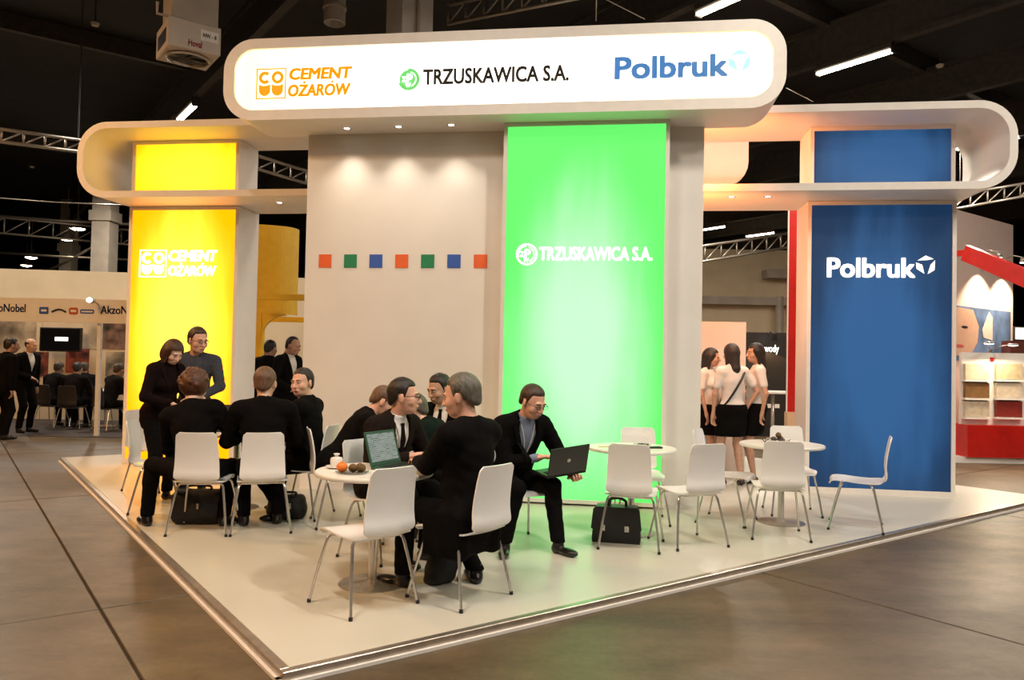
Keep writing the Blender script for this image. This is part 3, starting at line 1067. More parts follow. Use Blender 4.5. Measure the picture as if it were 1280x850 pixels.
# bowl on the right table
bw = empty('glass_bowl', (2.60, 7.50, TT), 0, 'small glass bowl of dark fruit on the right-hand table', 'bowl')
MB().lathe([(0.0, 0.0), (0.05, 0.0), (0.10, 0.03), (0.115, 0.05), (0.112, 0.05), (0.097, 0.033), (0.05, 0.005), (0.0, 0.005)], 28).build('dish', M_glass, bw, 'auto')
for k, (dx, dy, dz, r) in enumerate(((-0.045, 0.0, 0.012, 0.030), (0.03, 0.03, 0.012, 0.032), (0.02, -0.045, 0.012, 0.028), (0.0, 0.0, 0.058, 0.028))):
    fruit('plum', (2.60 + dx, 7.50 + dy, TT + dz), r, M_kiwi if k % 2 else M_dfruit, ('dark plum at the left of the glass bowl', 'brown kiwi at the back of the glass bowl', 'dark plum at the front of the glass bowl', 'brown kiwi on top of the fruit in the bowl')[k], 'fruit')
vs_ = empty('twig_bundle', (2.49, 7.55, TT), 0, 'small bunch of dry twigs beside the fruit bowl', 'twigs')
for k in range(5):
    a = k * 1.2
    MB().tube([(0, 0, 0.005), (0.03 * math.cos(a), 0.03 * math.sin(a), 0.035), (0.075 * math.cos(a + 0.4), 0.05 * math.sin(a + 0.4), 0.06)], [0.004, 0.003, 0.0015], 6).build('twig', M_kiwi, vs_, True)

# ---------------------------------------------------------------- briefcase under the chair
bc = empty('briefcase', (0.925, 6.62, DECK), R(-12), 'black leather briefcase with two clasps standing under a chair', 'briefcase')
prof = [(-0.20, 0.0), (0.20, 0.0), (0.205, 0.03), (0.185, 0.27), (0.17, 0.29), (-0.17, 0.29), (-0.185, 0.27), (-0.205, 0.03)]
MB().prism(prof, XZ, -0.075, 0.075).build('case_body', M_leather, bc)
flap = [(-0.212, 0.12), (-0.19, 0.105), (0.19, 0.105), (0.212, 0.12), (0.195, 0.28), (0.175, 0.302), (-0.175, 0.302), (-0.195, 0.28)]
MB().prism(flap, XZ, -0.085, -0.075).build('flap', M_leather, bc)
MB().box(-0.175, 0.175, -0.085, 0.075, 0.29, 0.302, 0.004).build('top_panel', M_leather, bc)
MB().tube(catmull([(-0.075, 0, 0.295), (-0.07, 0, 0.345), (0, 0, 0.368), (0.07, 0, 0.345), (0.075, 0, 0.295)], 5), 0.012, 8).build('handle', M_leather, bc, True)
for s in (-0.11, 0.09):
    cl_ = MB().box(s - 0.018, s + 0.018, -0.094, -0.085, 0.10, 0.15, 0.003).build('clasp', M_chrome, bc)
    MB().tube([(s, -0.094, 0.118), (s, -0.099, 0.118)], 0.008, 10).build('lock', M_steel, cl_)

# ---------------------------------------------------------------- distance-field figures
def smin(a, b, k):
    if k <= 0:
        return np.minimum(a, b)
    h = np.clip(0.5 + 0.5 * (b - a) / k, 0, 1)
    return b * (1 - h) + a * h - k * h * (1 - h)


class Field:
    def __init__(s):
        s.p = []          # (op, fn, lo, hi, k)

    def cap(s, a, b, ra, rb, k=0.03, op='add'):
        a, b = np.array(a, np.float32), np.array(b, np.float32)
        ba = b - a
        L2 = float(ba.dot(ba)) + 1e-9

        def fn(X, Y, Z):
            x, y, z = X - a[0], Y - a[1], Z - a[2]
            t = np.clip((x * ba[0] + y * ba[1] + z * ba[2]) / L2, 0, 1)
            return np.sqrt((x - ba[0] * t) ** 2 + (y - ba[1] * t) ** 2 + (z - ba[2] * t) ** 2) - (ra + (rb - ra) * t)
        r = max(ra, rb)
        s.p.append((op, fn, np.minimum(a, b) - r, np.maximum(a, b) + r, k))
        return s

    def ell(s, c, r, M=None, k=0.03, op='add'):
        c, r = np.array(c, np.float32), np.array(r, np.float32)
        M = np.eye(3, dtype=np.float32) if M is None else np.array(M, np.float32)   # columns = local axes

        def fn(X, Y, Z):
            x, y, z = X - c[0], Y - c[1], Z - c[2]
            q = [(x * M[0, i] + y * M[1, i] + z * M[2, i]) for i in range(3)]
            k0 = np.sqrt(sum((q[i] / r[i]) ** 2 for i in range(3)))
            k1 = np.sqrt(sum((q[i] / r[i] ** 2) ** 2 for i in range(3))) + 1e-6
            return k0 * (k0 - 1) / k1
        e = np.abs(M) @ r
        s.p.append((op, fn, c - e, c + e, k))
        return s

    def rbox(s, c, h, rad, M=None, k=0.02, op='add'):
        c, h = np.array(c, np.float32), np.array(h, np.float32)
        M = np.eye(3, dtype=np.float32) if M is None else np.array(M, np.float32)

        def fn(X, Y, Z):
            x, y, z = X - c[0], Y - c[1], Z - c[2]
            q = [np.abs(x * M[0, i] + y * M[1, i] + z * M[2, i]) - (h[i] - rad) for i in range(3)]
            o = np.sqrt(sum(np.maximum(t, 0) ** 2 for t in q))
            return o + np.minimum(np.maximum(np.maximum(q[0], q[1]), q[2]), 0) - rad
        e = np.abs(M) @ h
        s.p.append((op, fn, c - e, c + e, k))
        return s

    def cut(s, fn, k=0.0):       # keep fn < 0
        s.p.append(('cut', fn, None, None, k))
        return s

    def off(s, fn):              # add fn to the field
        s.p.append(('off', fn, None, None, 0))
        return s

    def at(s, P):
        X, Y, Z = P[:, 0], P[:, 1], P[:, 2]
        D = np.full(len(P), 1.0, np.float32)
        for op, fn, lo, hi, k in s.p:
            d = fn(X, Y, Z)
            D = smin(D, d, k) if op == 'add' else (np.maximum(D, -d) if op == 'sub' else (-smin(-D, d, k) if op == 'ssub' else np.maximum(D, d)))
        return D

    def mesh(s, res, folds=0.0):
        los = [p[2] for p in s.p if p[0] == 'add']
        his = [p[3] for p in s.p if p[0] == 'add']
        lo = np.min(los, 0) - 3 * res - 0.015
        hi = np.max(his, 0) + 3 * res + 0.015
        n = np.ceil((hi - lo) / res).astype(int) + 1
        ax = [(lo[i] + res * np.arange(n[i])).astype(np.float32) for i in range(3)]
        D = np.full(n, 0.2, np.float32)
        for op, fn, l, h, k in s.p:
            if l is None:
                sl = (slice(None),) * 3
            else:
                m = k + 2.5 * res + (0.03 if op == 'add' else 0.0)
                i0 = np.clip(np.floor((l - m - lo) / res).astype(int), 0, n - 1)
                i1 = np.clip(np.ceil((h + m - lo) / res).astype(int) + 1, 1, n)
                sl = tuple(slice(a, b) for a, b in zip(i0, i1))
            X, Y, Z = ax[0][sl[0]][:, None, None], ax[1][sl[1]][None, :, None], ax[2][sl[2]][None, None, :]
            d = fn(X, Y, Z)
            C = D[sl]
            if op == 'add':
                D[sl] = smin(C, d, k)
            elif op == 'sub':
                D[sl] = np.maximum(C, -d)
            elif op == 'ssub':
                D[sl] = -smin(-C, d, k)
            elif op == 'off':
                D[sl] = C + d
            else:
                D[sl] = np.maximum(C, d)
        if folds:
            X, Y, Z = ax[0][:, None, None], ax[1][None, :, None], ax[2][None, None, :]
            D = D + folds * (np.sin(31 * X + 23 * Z + 9 * np.sin(7 * Y + 3)) * np.sin(27 * Y - 38 * Z + 4 * np.sin(11 * X)) + 0.5 * np.sin(75 * Z + 14 * X - 22 * Y))
        return surface_nets(D, lo, res)


EDG = []
for i_c in range(8):
    for ax_ in range(3):
        if not (i_c >> ax_) & 1:
            EDG.append((i_c, i_c | (1 << ax_)))
OFFS = np.array([[(c >> 0) & 1, (c >> 1) & 1, (c >> 2) & 1] for c in range(8)])


def surface_nets(D, lo, res):
    I = D < 0
    nx, ny, nz = D.shape
    cnt = np.zeros((nx - 1, ny - 1, nz - 1), np.int8)
    for o in OFFS:
        cnt += I[o[0]:nx - 1 + o[0], o[1]:ny - 1 + o[1], o[2]:nz - 1 + o[2]]
    act = (cnt > 0) & (cnt < 8)
    idx = np.argwhere(act)
    vid = np.full(act.shape, -1, np.int64)
    vid[act] = np.arange(len(idx))
    vals = [D[idx[:, 0] + o[0], idx[:, 1] + o[1], idx[:, 2] + o[2]] for o in OFFS]
    P = np.zeros((len(idx), 3))
    W = np.zeros(len(idx))
    for a, b in EDG:
        va, vb = vals[a], vals[b]
        cr = (va < 0) != (vb < 0)
        t = np.where(cr, va / np.where(cr, va - vb, 1), 0)
        P += np.where(cr[:, None], OFFS[a][None] + t[:, None] * (OFFS[b] - OFFS[a])[None], 0)
        W += cr
    P = (P / np.maximum(W, 1)[:, None] + idx) * res + lo
    F = []
    for axi in range(3):
        b, c = (axi + 1) % 3, (axi + 2) % 3
        s0 = [slice(1, -1)] * 3
        s1 = [slice(1, -1)] * 3
        s0[axi] = slice(0, -1)
        s1[axi] = slice(1, None)
        A, B = I[tuple(s0)], I[tuple(s1)]
        for flip, msk in ((False, A & ~B), (True, ~A & B)):
            e = np.argwhere(msk)
            if not len(e):
                continue
            base = e.copy()
            base[:, b] += 1
            base[:, c] += 1
            q = []
            for db, dc in ((-1, -1), (0, -1), (0, 0), (-1, 0)):
                k = base.copy()
                k[:, b] += db
                k[:, c] += dc
                q.append(vid[k[:, 0], k[:, 1], k[:, 2]])
            q = np.stack(q, 1)
            F.append(q[:, ::-1] if flip else q)
    return P, (np.concatenate(F) if F else np.zeros((0, 4), int))


def np_obj(name, parts, m, parent=None):
    V = np.concatenate([p[0] for p in parts])
    o, Fs = 0, []
    for v, f in parts:
        Fs.append(f + o)
        o += len(v)
    F = np.concatenate(Fs)
    ok = (F >= 0).all(1)
    F = F[ok]
    me = bpy.data.meshes.new(name)
    me.vertices.add(len(V))
    me.vertices.foreach_set('co', V.astype(np.float32).ravel())
    me.loops.add(len(F) * 4)
    me.loops.foreach_set('vertex_index', F.astype(np.int32).ravel())
    me.polygons.add(len(F))
    me.polygons.foreach_set('loop_start', np.arange(0, len(F) * 4, 4, dtype=np.int32))
    me.polygons.foreach_set('use_smooth', np.ones(len(F), bool))
    me.update()
    me.validate()
    if m is not None:
        me.materials.append(m)
    ob = bpy.data.objects.new(name, me)
    COL.objects.link(ob)
    if parent is not None:
        ob.parent = parent
    return ob


def rotx(a):
    c, s = math.cos(a), math.sin(a)
    return np.array([[1, 0, 0], [0, c, -s], [0, s, c]])


def roty(a):
    c, s = math.cos(a), math.sin(a)
    return np.array([[c, 0, s], [0, 1, 0], [-s, 0, c]])


def rotz(a):
    c, s = math.cos(a), math.sin(a)
    return np.array([[c, -s, 0], [s, c, 0], [0, 0, 1]])


def ik(a, t, l1, l2, hint):
    a, t = np.array(a, float), np.array(t, float)
    d = t - a
    L = np.linalg.norm(d)
    if L > (l1 + l2) * 0.995:
        t = a + d / L * (l1 + l2) * 0.995
        d = t - a
        L = np.linalg.norm(d)
    if L < 0.08:
        L = 0.08
    u = d / np.linalg.norm(d)
    x = (l1 * l1 - l2 * l2 + L * L) / (2 * L)
    h = math.sqrt(max(0.0, l1 * l1 - x * x))
    hv = np.array(hint, float)
    hv = hv - u * hv.dot(u)
    hv /= (np.linalg.norm(hv) + 1e-9)
    return a + u * x + hv * h, t


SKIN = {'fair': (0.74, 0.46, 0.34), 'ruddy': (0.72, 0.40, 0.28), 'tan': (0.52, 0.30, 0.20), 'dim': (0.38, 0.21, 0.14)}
CLOTH = {'black': (0.0042, 0.0037, 0.0037), 'charcoal': (0.008, 0.007, 0.007), 'brown': (0.014, 0.009, 0.007), 'green': (0.005, 0.010, 0.007), 'navy': (0.010, 0.011, 0.017),  # green: glow of the green light box put into a dark jacket's colour
         'white': (0.72, 0.69, 0.65), 'blue': (0.22, 0.26, 0.36), 'greyblue': (0.055, 0.058, 0.072), 'plum': (0.010, 0.005, 0.005)}
HAIR = {'lightbrown': (0.13, 0.065, 0.036), 'dark': (0.014, 0.009, 0.006), 'brown': (0.045, 0.024, 0.013), 'red': (0.085, 0.026, 0.009), 'grey': (0.11, 0.095, 0.075), 'black': (0.006, 0.005, 0.005), 'auburn': (0.055, 0.020, 0.009)}


def skinmat(k):
    m = mat('skin_' + k, SKIN[k], 0.5, var=0.10, scale=25)
    b = m.node_tree.nodes['Principled BSDF']
    b.inputs['Subsurface Weight'].default_value = 0.08
    b.inputs['Subsurface Radius'].default_value = (0.02, 0.008, 0.004)
    return m


def clothmat(k):
    return mat('cloth_' + k, CLOTH[k], 0.9, var=0.18 if max(CLOTH[k]) < 0.1 else 0.03, scale=45, bump=0.12, spec=0.08)


def hairmat(k):
    n = 'hair_' + k
    if n in MATS:
        return MATS[n]
    m = mat(n, HAIR[k], 0.5, var=0.35, scale=14, bump=0.5)
    nt = m.node_tree
    nz = [q for q in nt.nodes if q.type == 'TEX_NOISE'][0]
    tc = [q for q in nt.nodes if q.type == 'TEX_COORD'][0]
    mp = nt.nodes.new('ShaderNodeMapping')
    mp.inputs['Scale'].default_value = (9, 2.2, 2.2)
    nt.links.new(tc.outputs['Object'], mp.inputs['Vector'])
    nt.links.new(mp.outputs['Vector'], nz.inputs['Vector'])
    return m


M_shoe = mat('black_shoe_leather', (0.011, 0.009, 0.008), 0.28)
M_eye = mat('eye_dark', (0.02, 0.014, 0.010), 0.2)
M_eyew = mat('eye_white', (0.60, 0.55, 0.50), 0.3)
M_lips = mat('lips', (0.36, 0.13, 0.09), 0.5)
M_lan = mat('lanyard_ribbon', (0.55, 0.50, 0.46), 0.6)


def person(name, pos, face, label, group=None, pose='sit', s=1.0, lean=8, side=0, twist=0, head=(0, 0, 0), hands=None, elbows=None, feet=None, hipy=-0.07, hipz=None, knees=None,
           skin='fair', hair=('short', 'brown'), top='suit', topcol='black', legcol='black', shirt='white', tie=None, glasses=False, lanyard=False, res=0.012,
           z0=DECK, curl=(0.5, 0.5), palm=None, woman=False, tail=0.0, beard=False, headfwd=0.0, belly=0.0):
    """A figure in local coordinates: +y is where the hips face, z = 0 is the ground. head = (yaw, pitch down, roll) in degrees."""
    hz = hipz if hipz is not None else (0.535 if pose == 'sit' else 0.925 * s)
    hip = np.array([0, hipy if pose == 'sit' else 0.0, hz])
    T = rotz(R(twist)) @ roty(R(side)) @ rotx(R(-lean))
    W = lambda p: hip + T @ (np.array(p, float) * s)
    ws = 0.86 if woman else 1.0
    SP = 0.54
    shx = (0.158 if woman else 0.197)
    neck = W((0, -0.012, SP))
    sh = {q: W((q * shx, -0.012, SP - 0.065)) for q in (-1, 1)}
    Hd = rotz(R(head[0])) @ rotx(R(-head[1])) @ roty(R(head[2]))
    hs = s * (0.99 if woman else 1.07)
    hc = neck + (T @ np.array([0, 0.018 + headfwd, 0.075])) * s + (Hd @ np.array([0, 0.022, 0.082])) * hs
    HW = lambda p: hc + Hd @ (np.array(p, float) * hs)
    ua, fa, th, sn = 0.29 * s, 0.255 * s, 0.43 * s, 0.435 * s
    hands = hands or {1: (0.15, 0.36, 0.74), -1: (-0.15, 0.36, 0.74)}
    elbows = elbows or {1: (0.6, -0.5, -0.6), -1: (-0.6, -0.5, -0.6)}
    if feet is None:
        feet = {1: (0.12, 0.33, 0), -1: (-0.12, 0.33, 0)} if pose == 'sit' else {1: (0.10, 0.0, 0), -1: (-0.10, 0.03, 0)}
    arm, leg = {}, {}
    for q in (-1, 1):
        e, w = ik(sh[q], hands[q], ua, fa, elbows[q])
        arm[q] = (sh[q], e, w)
        hj = hip + rotz(R(twist * 0.3)) @ (np.array([q * 0.088 * s, 0, -0.01]))
        ft = feet[q]
        ank = np.array([ft[0], ft[1], (ft[2] if len(ft) > 2 else 0) + 0.075])
        kn, ank = ik(hj, ank, th, sn, (knees or {}).get(q, (q * 0.12, 1, 0.55)) if pose == 'sit' else (q * 0.05, 1, 0))
        leg[q] = (hj, kn, ank, R(ft[3]) if len(ft) > 3 else 0.0)

    def torso(F, g, kk=0.05):
        F.ell(W((0, -0.01, 0.03)), np.array((0.155 * (1.04 if woman else 1), 0.115, 0.12)) * s + g, T, kk)
        F.ell(W((0, 0.012 + belly * 0.4, 0.18)), np.array((0.142 * ws, 0.108 + belly, 0.16)) * s + g, T, kk)
        F.ell(W((0, 0.0, 0.36)), np.array((0.160 * ws, 0.112, 0.17)) * s + g, T, kk)
        F.cap(W((-shx * 0.78, -0.014, SP - 0.068)), W((shx * 0.78, -0.014, SP - 0.068)), 0.06 * s + g, 0.06 * s + g, kk)
        for q in (-1, 1):
            F.cap(W((0, -0.016, SP - 0.015)), W((q * shx * 0.72, -0.018, SP - 0.055)), 0.052 * s + g, 0.045 * s + g, 0.04)
        if woman:
            for q in (-1, 1):
                F.ell(W((q * 0.065, 0.085, 0.345)), np.array((0.06, 0.055, 0.06)) * s + g, T, 0.03)
        return F

    def arms(F, g, upto=1.0, kk=0.035, sl=1.0):
        for q in (-1, 1):
            a, e, w = arm[q]
            F.cap(a, a + (e - a) * min(1, upto), 0.054 * s * ws + g, 0.043 * s * ws + g, kk)
            if upto >= 1:
                F.cap(e, e + (w - e) * sl, 0.042 * s * ws + g, 0.030 * s * ws + g * 0.9, 0.02)
        return F

    def legs(F, g, shin=True, gs=None):
        for q in (-1, 1):
            h, k_, a, _ = leg[q]
            F.cap(h, k_, 0.086 * s + g, 0.056 * s + g, 0.04)
            if shin:
                mid = k_ + (a - k_) * 0.3 + np.array([0, -0.012, 0])
                F.cap(k_, mid, 0.055 * s + g, 0.052 * s + g, 0.02)
                F.cap(mid, a, 0.050 * s + g, 0.034 * s + (g if gs is None else gs), 0.02)
        return F

    # ---- body: one mesh with head, neck, hands and the figure under the clothes
    parts = []
    F = Field()
    torso(F, -0.012)
    arms(F, -0.006)
    legs(F, -0.004)
    bare = (top == 'blouse')
    parts.append(F.mesh(0.011 if bare else 0.020))
    hres = max(0.0058, res * 0.52)
    F = Field()
    jw = 0.92 if woman else 1.0
    F.ell(HW((0, -0.014, 0.032)), np.array((0.077, 0.097, 0.090)) * hs, Hd, 0.02)
    F.ell(HW((0, 0.022, -0.028)), np.array((0.064 * jw, 0.072, 0.084)) * hs, Hd, 0.03)
    F.ell(HW((0, 0.045, -0.082)), np.array((0.042 * jw, 0.040, 0.032)) * hs, Hd, 0.03)
    for q in (-1, 1):
        F.ell(HW((q * 0.044, 0.058, -0.030)), np.array((0.022, 0.026, 0.026)) * hs, Hd, 0.02)
        F.ell(HW((q * 0.077, -0.008, -0.010)), np.array((0.010, 0.020, 0.032)) * hs, Hd @ rotz(R(-q * 22)), 0.006)
        F.ell(HW((q * 0.031, 0.104, 0.004)), np.array((0.017, 0.016, 0.011)) * hs, Hd, 0.012, 'ssub')
    F.cap(HW((-0.036, 0.083, 0.022)), HW((0.036, 0.083, 0.022)), 0.012 * hs, 0.012 * hs, 0.015)
    F.cap(HW((0, 0.090, 0.010)), HW((0, 0.112, -0.030)), 0.0085 * hs, 0.0125 * hs, 0.012)
    F.ell(HW((0, 0.100, -0.034)), np.array((0.019, 0.012, 0.010)) * hs, Hd, 0.010)
    F.ell(HW((0, 0.089, -0.062)), np.array((0.026, 0.014, 0.013)) * hs, Hd, 0.010)
    nk0 = neck + (T @ np.array([0, -0.005, -0.04])) * s
    F.cap(nk0, HW((0, -0.018, -0.055)), (0.056 if not woman else 0.046) * s, (0.052 if not woman else 0.044) * s, 0.03)
    parts.append(F.mesh(hres))
    # hands
    for q in (-1, 1):
        a, e, w = arm[q]
        d = (w - e) / np.linalg.norm(w - e)
        pn = np.array((palm or {}).get(q, (0, 0, -1.0)), float)
        pn = pn - d * pn.dot(d)
        pn /= np.linalg.norm(pn) + 1e-9
        sd = np.cross(pn, d) * (-q)           # thumb side
        sd = -sd if sd.dot(np.array([-q, 0, 0.35])) < 0 else sd
        M = np.stack([sd, pn, d], 1)
        F = Field()
        g = s * (0.9 if woman else 1.0)
        F.cap(w - d * 0.03 * g, w + d * 0.02 * g, 0.027 * g, 0.027 * g, 0.02)
        F.ell(w + d * 0.052 * g, np.array((0.041, 0.0165, 0.052)) * g, M, 0.02)
        c_ = curl[0] if q < 0 else curl[1]
        for kf, (off, L) in enumerate(((0.031, 0.074), (0.0105, 0.082), (-0.0105, 0.076), (-0.030, 0.060))):
            p0 = w + (d * 0.088 + sd * off) * g
            dirn = d * 1.0 + sd * off * 1.2
            ang = 0.0
            for sgm, frac in enumerate((0.45, 0.32, 0.23)):
                ang += c_ * (0.75 if sgm == 0 else 0.85)
                v = dirn * math.cos(ang) + pn * math.sin(ang)
                v /= np.linalg.norm(v)
                p1 = p0 + v * L * frac * g
                F.cap(p0, p1, (0.0098 - 0.0008 * sgm) * g, (0.0092 - 0.001 * sgm) * g, 0.003)
                p0 = p1
        p0 = w + (d * 0.022 + sd * 0.030) * g
        p1 = p0 + (d * 0.030 + sd * 0.026 + pn * 0.010) * g
        p2 = p1 + (d * 0.030 + sd * 0.006 + pn * 0.010 * (1 + c_)) * g
        F.cap(p0, p1, 0.0135 * g, 0.0115 * g, 0.012)
        F.cap(p1, p2, 0.011 * g, 0.009 * g, 0.003)
        parts.append(F.mesh(max(0.0045, res * 0.42)))
    body = np_obj(name, parts, skinmat(skin))
    body.location = (pos[0], pos[1], z0)
    body.rotation_euler = (0, 0, R(face - 90))
    tag(body, label, 'person', group)

    # ---- clothes
    iT = T.T
    def L3(X, Y, Z):
        x, y, z = (X - hip[0]) / s, (Y - hip[1]) / s, (Z - hip[2]) / s
        return (iT[0, 0] * x + iT[0, 1] * y + iT[0, 2] * z, iT[1, 0] * x + iT[1, 1] * y + iT[1, 2] * z, iT[2, 0] * x + iT[2, 1] * y + iT[2, 2] * z)
    iH = Hd.T
    def H3(X, Y, Z):
        x, y, z = (X - hc[0]) / hs, (Y - hc[1]) / hs, (Z - hc[2]) / hs
        return (iH[0, 0] * x + iH[0, 1] * y + iH[0, 2] * z, iH[1, 0] * x + iH[1, 1] * y + iH[1, 2] * z, iH[2, 0] * x + iH[2, 1] * y + iH[2, 2] * z)
    nk1 = neck + (T @ np.array([0, 0.03, 0.10])) * s

    if top == 'suit':
        Fs = Field()
        torso(Fs, 0.004)
        Fs.cap(neck - (T @ np.array([0, 0, 0.05])) * s, neck + (T @ np.array([0, 0.012, 0.034])) * s, 0.064 * s, 0.061 * s, 0.02)
        Fs.cut(lambda X, Y, Z: np.maximum(-(L3(X, Y, Z)[2] - 0.05), L3(X, Y, Z)[2] - 0.575 - 0.0 * X))
        np_obj('shirt', [Fs.mesh(res)], clothmat(shirt), body)
        F = Field()
        torso(F, 0.024)
        arms(F, 0.018, sl=0.94)
        F.ell(W((0, -0.005, 0.0)), np.array((0.188, 0.145, 0.15)) * s, T, 0.04)
        if pose != 'sit':
            F.ell(W((0, -0.01, -0.08)), np.array((0.175, 0.13, 0.14)) * s, T, 0.04)
        if tail > 0:
            F.rbox(hip + np.array([0, -0.06, -tail * 0.36]), (0.16, 0.04, tail * 0.45), 0.038, None, 0.06)
            for q in (-1, 1):
                F.rbox(hip + np.array([q * 0.17, 0.06, -tail * 0.36]), (0.04, 0.17, tail * 0.5), 0.035, None, 0.06)
        F.cap(nk0, nk1, 0.057 * s, 0.075 * s, 0, 'sub')
        def vee(X, Y, Z):
            x, y, z = L3(X, Y, Z)
            wv = np.clip(0.012 + 0.30 * (z - 0.24), 0, 0.075)
            return np.maximum(np.maximum(np.abs(x) - wv, 0.03 - y), 0.235 - z) * s
        F.cut(lambda X, Y, Z: -vee(X, Y, Z))
        if pose == 'sit' and tail <= 0:
            F.cut(lambda X, Y, Z: (hz - 0.085) - Z + 0 * X + 0 * Y)
        np_obj('jacket', [F.mesh(res, 0.0022)], clothmat(topcol), body)
        # lapels: thin raised bands along the opening
        for q in (-1, 1):
            lp = MB()
            pts = []
            for k in range(7):
                z = 0.27 + 0.235 * k / 6
                x = q * (0.012 + 0.30 * (z - 0.24) + 0.014)
                y = _front(F, W, x, z)
                pts.append((x, y, z))
            for (a, b) in zip(pts, pts[1:]):
                wd = 0.03
                lp.add([W((a[0] - q * 0.012, a[1] + 0.001, a[2])), W((a[0] + q * wd, a[1] - 0.004, a[2] + 0.008)), W((b[0] + q * wd, b[1] - 0.004, b[2] + 0.008)), W((b[0] - q * 0.012, b[1] + 0.001, b[2])),
                        W((a[0] - q * 0.012, a[1] + 0.008, a[2])), W((a[0] + q * wd, a[1] + 0.004, a[2] + 0.008)), W((b[0] + q * wd, b[1] + 0.004, b[2] + 0.008)), W((b[0] - q * 0.012, b[1] + 0.008, b[2]))],
                       [(0, 1, 2, 3), (4, 7, 6, 5), (0, 4, 5, 1), (3, 2, 6, 7), (0, 3, 7, 4), (1, 5, 6, 2)])
            lp.build('lapel', clothmat(topcol), body)
        for q in (-1, 1):
            a, e, w = arm[q]
            d = (w - e) / np.linalg.norm(w - e)
            Fc = Field().cap(w - d * 0.035, w + d * 0.004, 0.034 * s, 0.034 * s)
            np_obj('cuff', [Fc.mesh(0.008)], clothmat(shirt), body)
        if tie:
            tv = []
            for z, hw in ((0.525, 0.020), (0.50, 0.014), (0.42, 0.024), (0.32, 0.032), (0.25, 0.034)):
                y = _front(Fs, W, 0.0, z) + 0.005
                tv.append((z, y, hw))
            g = MB()
            for (za, ya, wa), (zb, yb, wb) in zip(tv, tv[1:]):
                g.add([W((-wa, ya, za)), W((wa, ya, za)), W((wb, yb, zb)), W((-wb, yb, zb)), W((-wa, ya + 0.006, za)), W((wa, ya + 0.006, za)), W((wb, yb + 0.006, zb)), W((-wb, yb + 0.006, zb))],
                      [(0, 1, 2, 3), (4, 7, 6, 5), (0, 4, 5, 1), (3, 2, 6, 7), (0, 3, 7, 4), (1, 5, 6, 2)])
            g.build('tie', clothmat(tie), body)
    else:
        slv = {'blouse': 0.62, 'shirt': 1.0, 'sweater': 1.0}[top]
        F = Field()
        torso(F, 0.006 if top == 'blouse' else 0.012)
        arms(F, 0.012 if top == 'blouse' else 0.010, upto=slv, sl=0.93)
        if top == 'blouse':
            F.cut(lambda X, Y, Z: (hz - 0.06) - Z + 0 * X + 0 * Y)
        elif pose == 'sit':
            F.cut(lambda X, Y, Z: (hz - 0.06) - Z + 0 * X + 0 * Y)
        F.cap(nk0, nk1, 0.052 * s, 0.066 * s, 0, 'sub')
        np_obj('blouse' if top == 'blouse' else 'jumper', [F.mesh(min(res, 0.011), 0.0016)], clothmat(topcol), body)
        Fs = F
        # collar
        ring_ = []
        cm = MB()
        for k in range(18):
            a = 2 * math.pi * k / 18
            ring_.append(W((0.062 * ws * math.cos(a), -0.006 + 0.062 * ws * math.sin(a), SP + 0.012 - 0.03 * math.sin(a))))
        cm.tube(ring_, 0.012 * s, 6, closed=True).build('collar', clothmat(topcol), body, True)
    if woman and pose == 'stand' and top == 'blouse':
        F = Field()
        F.ell(W((0, -0.012, 0.02)), np.array((0.172, 0.128, 0.13)) * s, T, 0.03)
        for q in (-1, 1):
            h, k_, a, _ = leg[q]
            F.cap(h, h + (k_ - h) * 0.85, 0.100 * s, 0.094 * s, 0.06)
        F.ell(hip + np.array([0, 0, -0.17]) * s, np.array((0.165, 0.115, 0.2)) * s, None, 0.05)
        F.cut(lambda X, Y, Z: np.maximum((hz - 0.33 * s) - Z, Z - (hz + 0.075)) + 0 * X + 0 * Y)
        np_obj('skirt', [F.mesh(0.011)], clothmat(legcol), body)
    else:
        F = Field()
        F.ell(W((0, -0.01, 0.02)), np.array((0.168, 0.125, 0.125)) * s, T, 0.04)
        legs(F, 0.013, gs=0.022)
        F.cut(lambda X, Y, Z: 0.085 + (min(leg[1][2][2], leg[-1][2][2]) - 0.075) - Z + 0 * X + 0 * Y)
        np_obj('trousers', [F.mesh(res, 0.0022)], clothmat(legcol), body)
    for q in (-1, 1):
        h, k_, a, ya = leg[q]
        fd = rotz(ya) @ np.array([q * 0.22, 1, 0])
        fd /= np.linalg.norm(fd)
        sdv = np.array([fd[1], -fd[0], 0])
        zf = a[2] - 0.075
        F = Field()
        g = s * (0.9 if woman else 1.0)
        M = np.stack([sdv, fd, [0, 0, 1]], 1)
        F.ell(a + np.array([0, 0, -0.042]) - fd * 0.015, np.array((0.036, 0.048, 0.040)) * g, M, 0.02)
        F.ell(a + fd * 0.105 * g + np.array([0, 0, -0.046]), np.array((0.043, 0.095, 0.032)) * g, M, 0.03)
        if not bare:
            F.cap(a + np.array([0, 0, -0.03]), a + np.array([0, 0, 0.025]), 0.043 * g, 0.044 * g, 0.02)
        F.cut(lambda X, Y, Z, zf=zf: (zf + 0.002) - Z + 0 * X + 0 * Y)
        np_obj('shoe', [F.mesh(0.008)], M_shoe, body)
        if bare:
            p = a - fd * 0.03
            MB().tube([p + np.array([0, 0, -0.05]), p + np.array([0, 0, -0.074])], 0.010, 8).build('heel', M_shoe, body)

    # ---- hair
    kind, hcol = hair
    F = Field()
    th_ = {'short': 0.010, 'thin': 0.006, 'crop': 0.0075, 'curly': 0.030, 'bob': 0.020, 'long': 0.014, 'full': 0.0115, 'bald': 0.0035}[kind]
    F.ell(HW((0, -0.016, 0.034)), (np.array((0.0775, 0.097, 0.090)) + th_) * hs, Hd, 0.02)
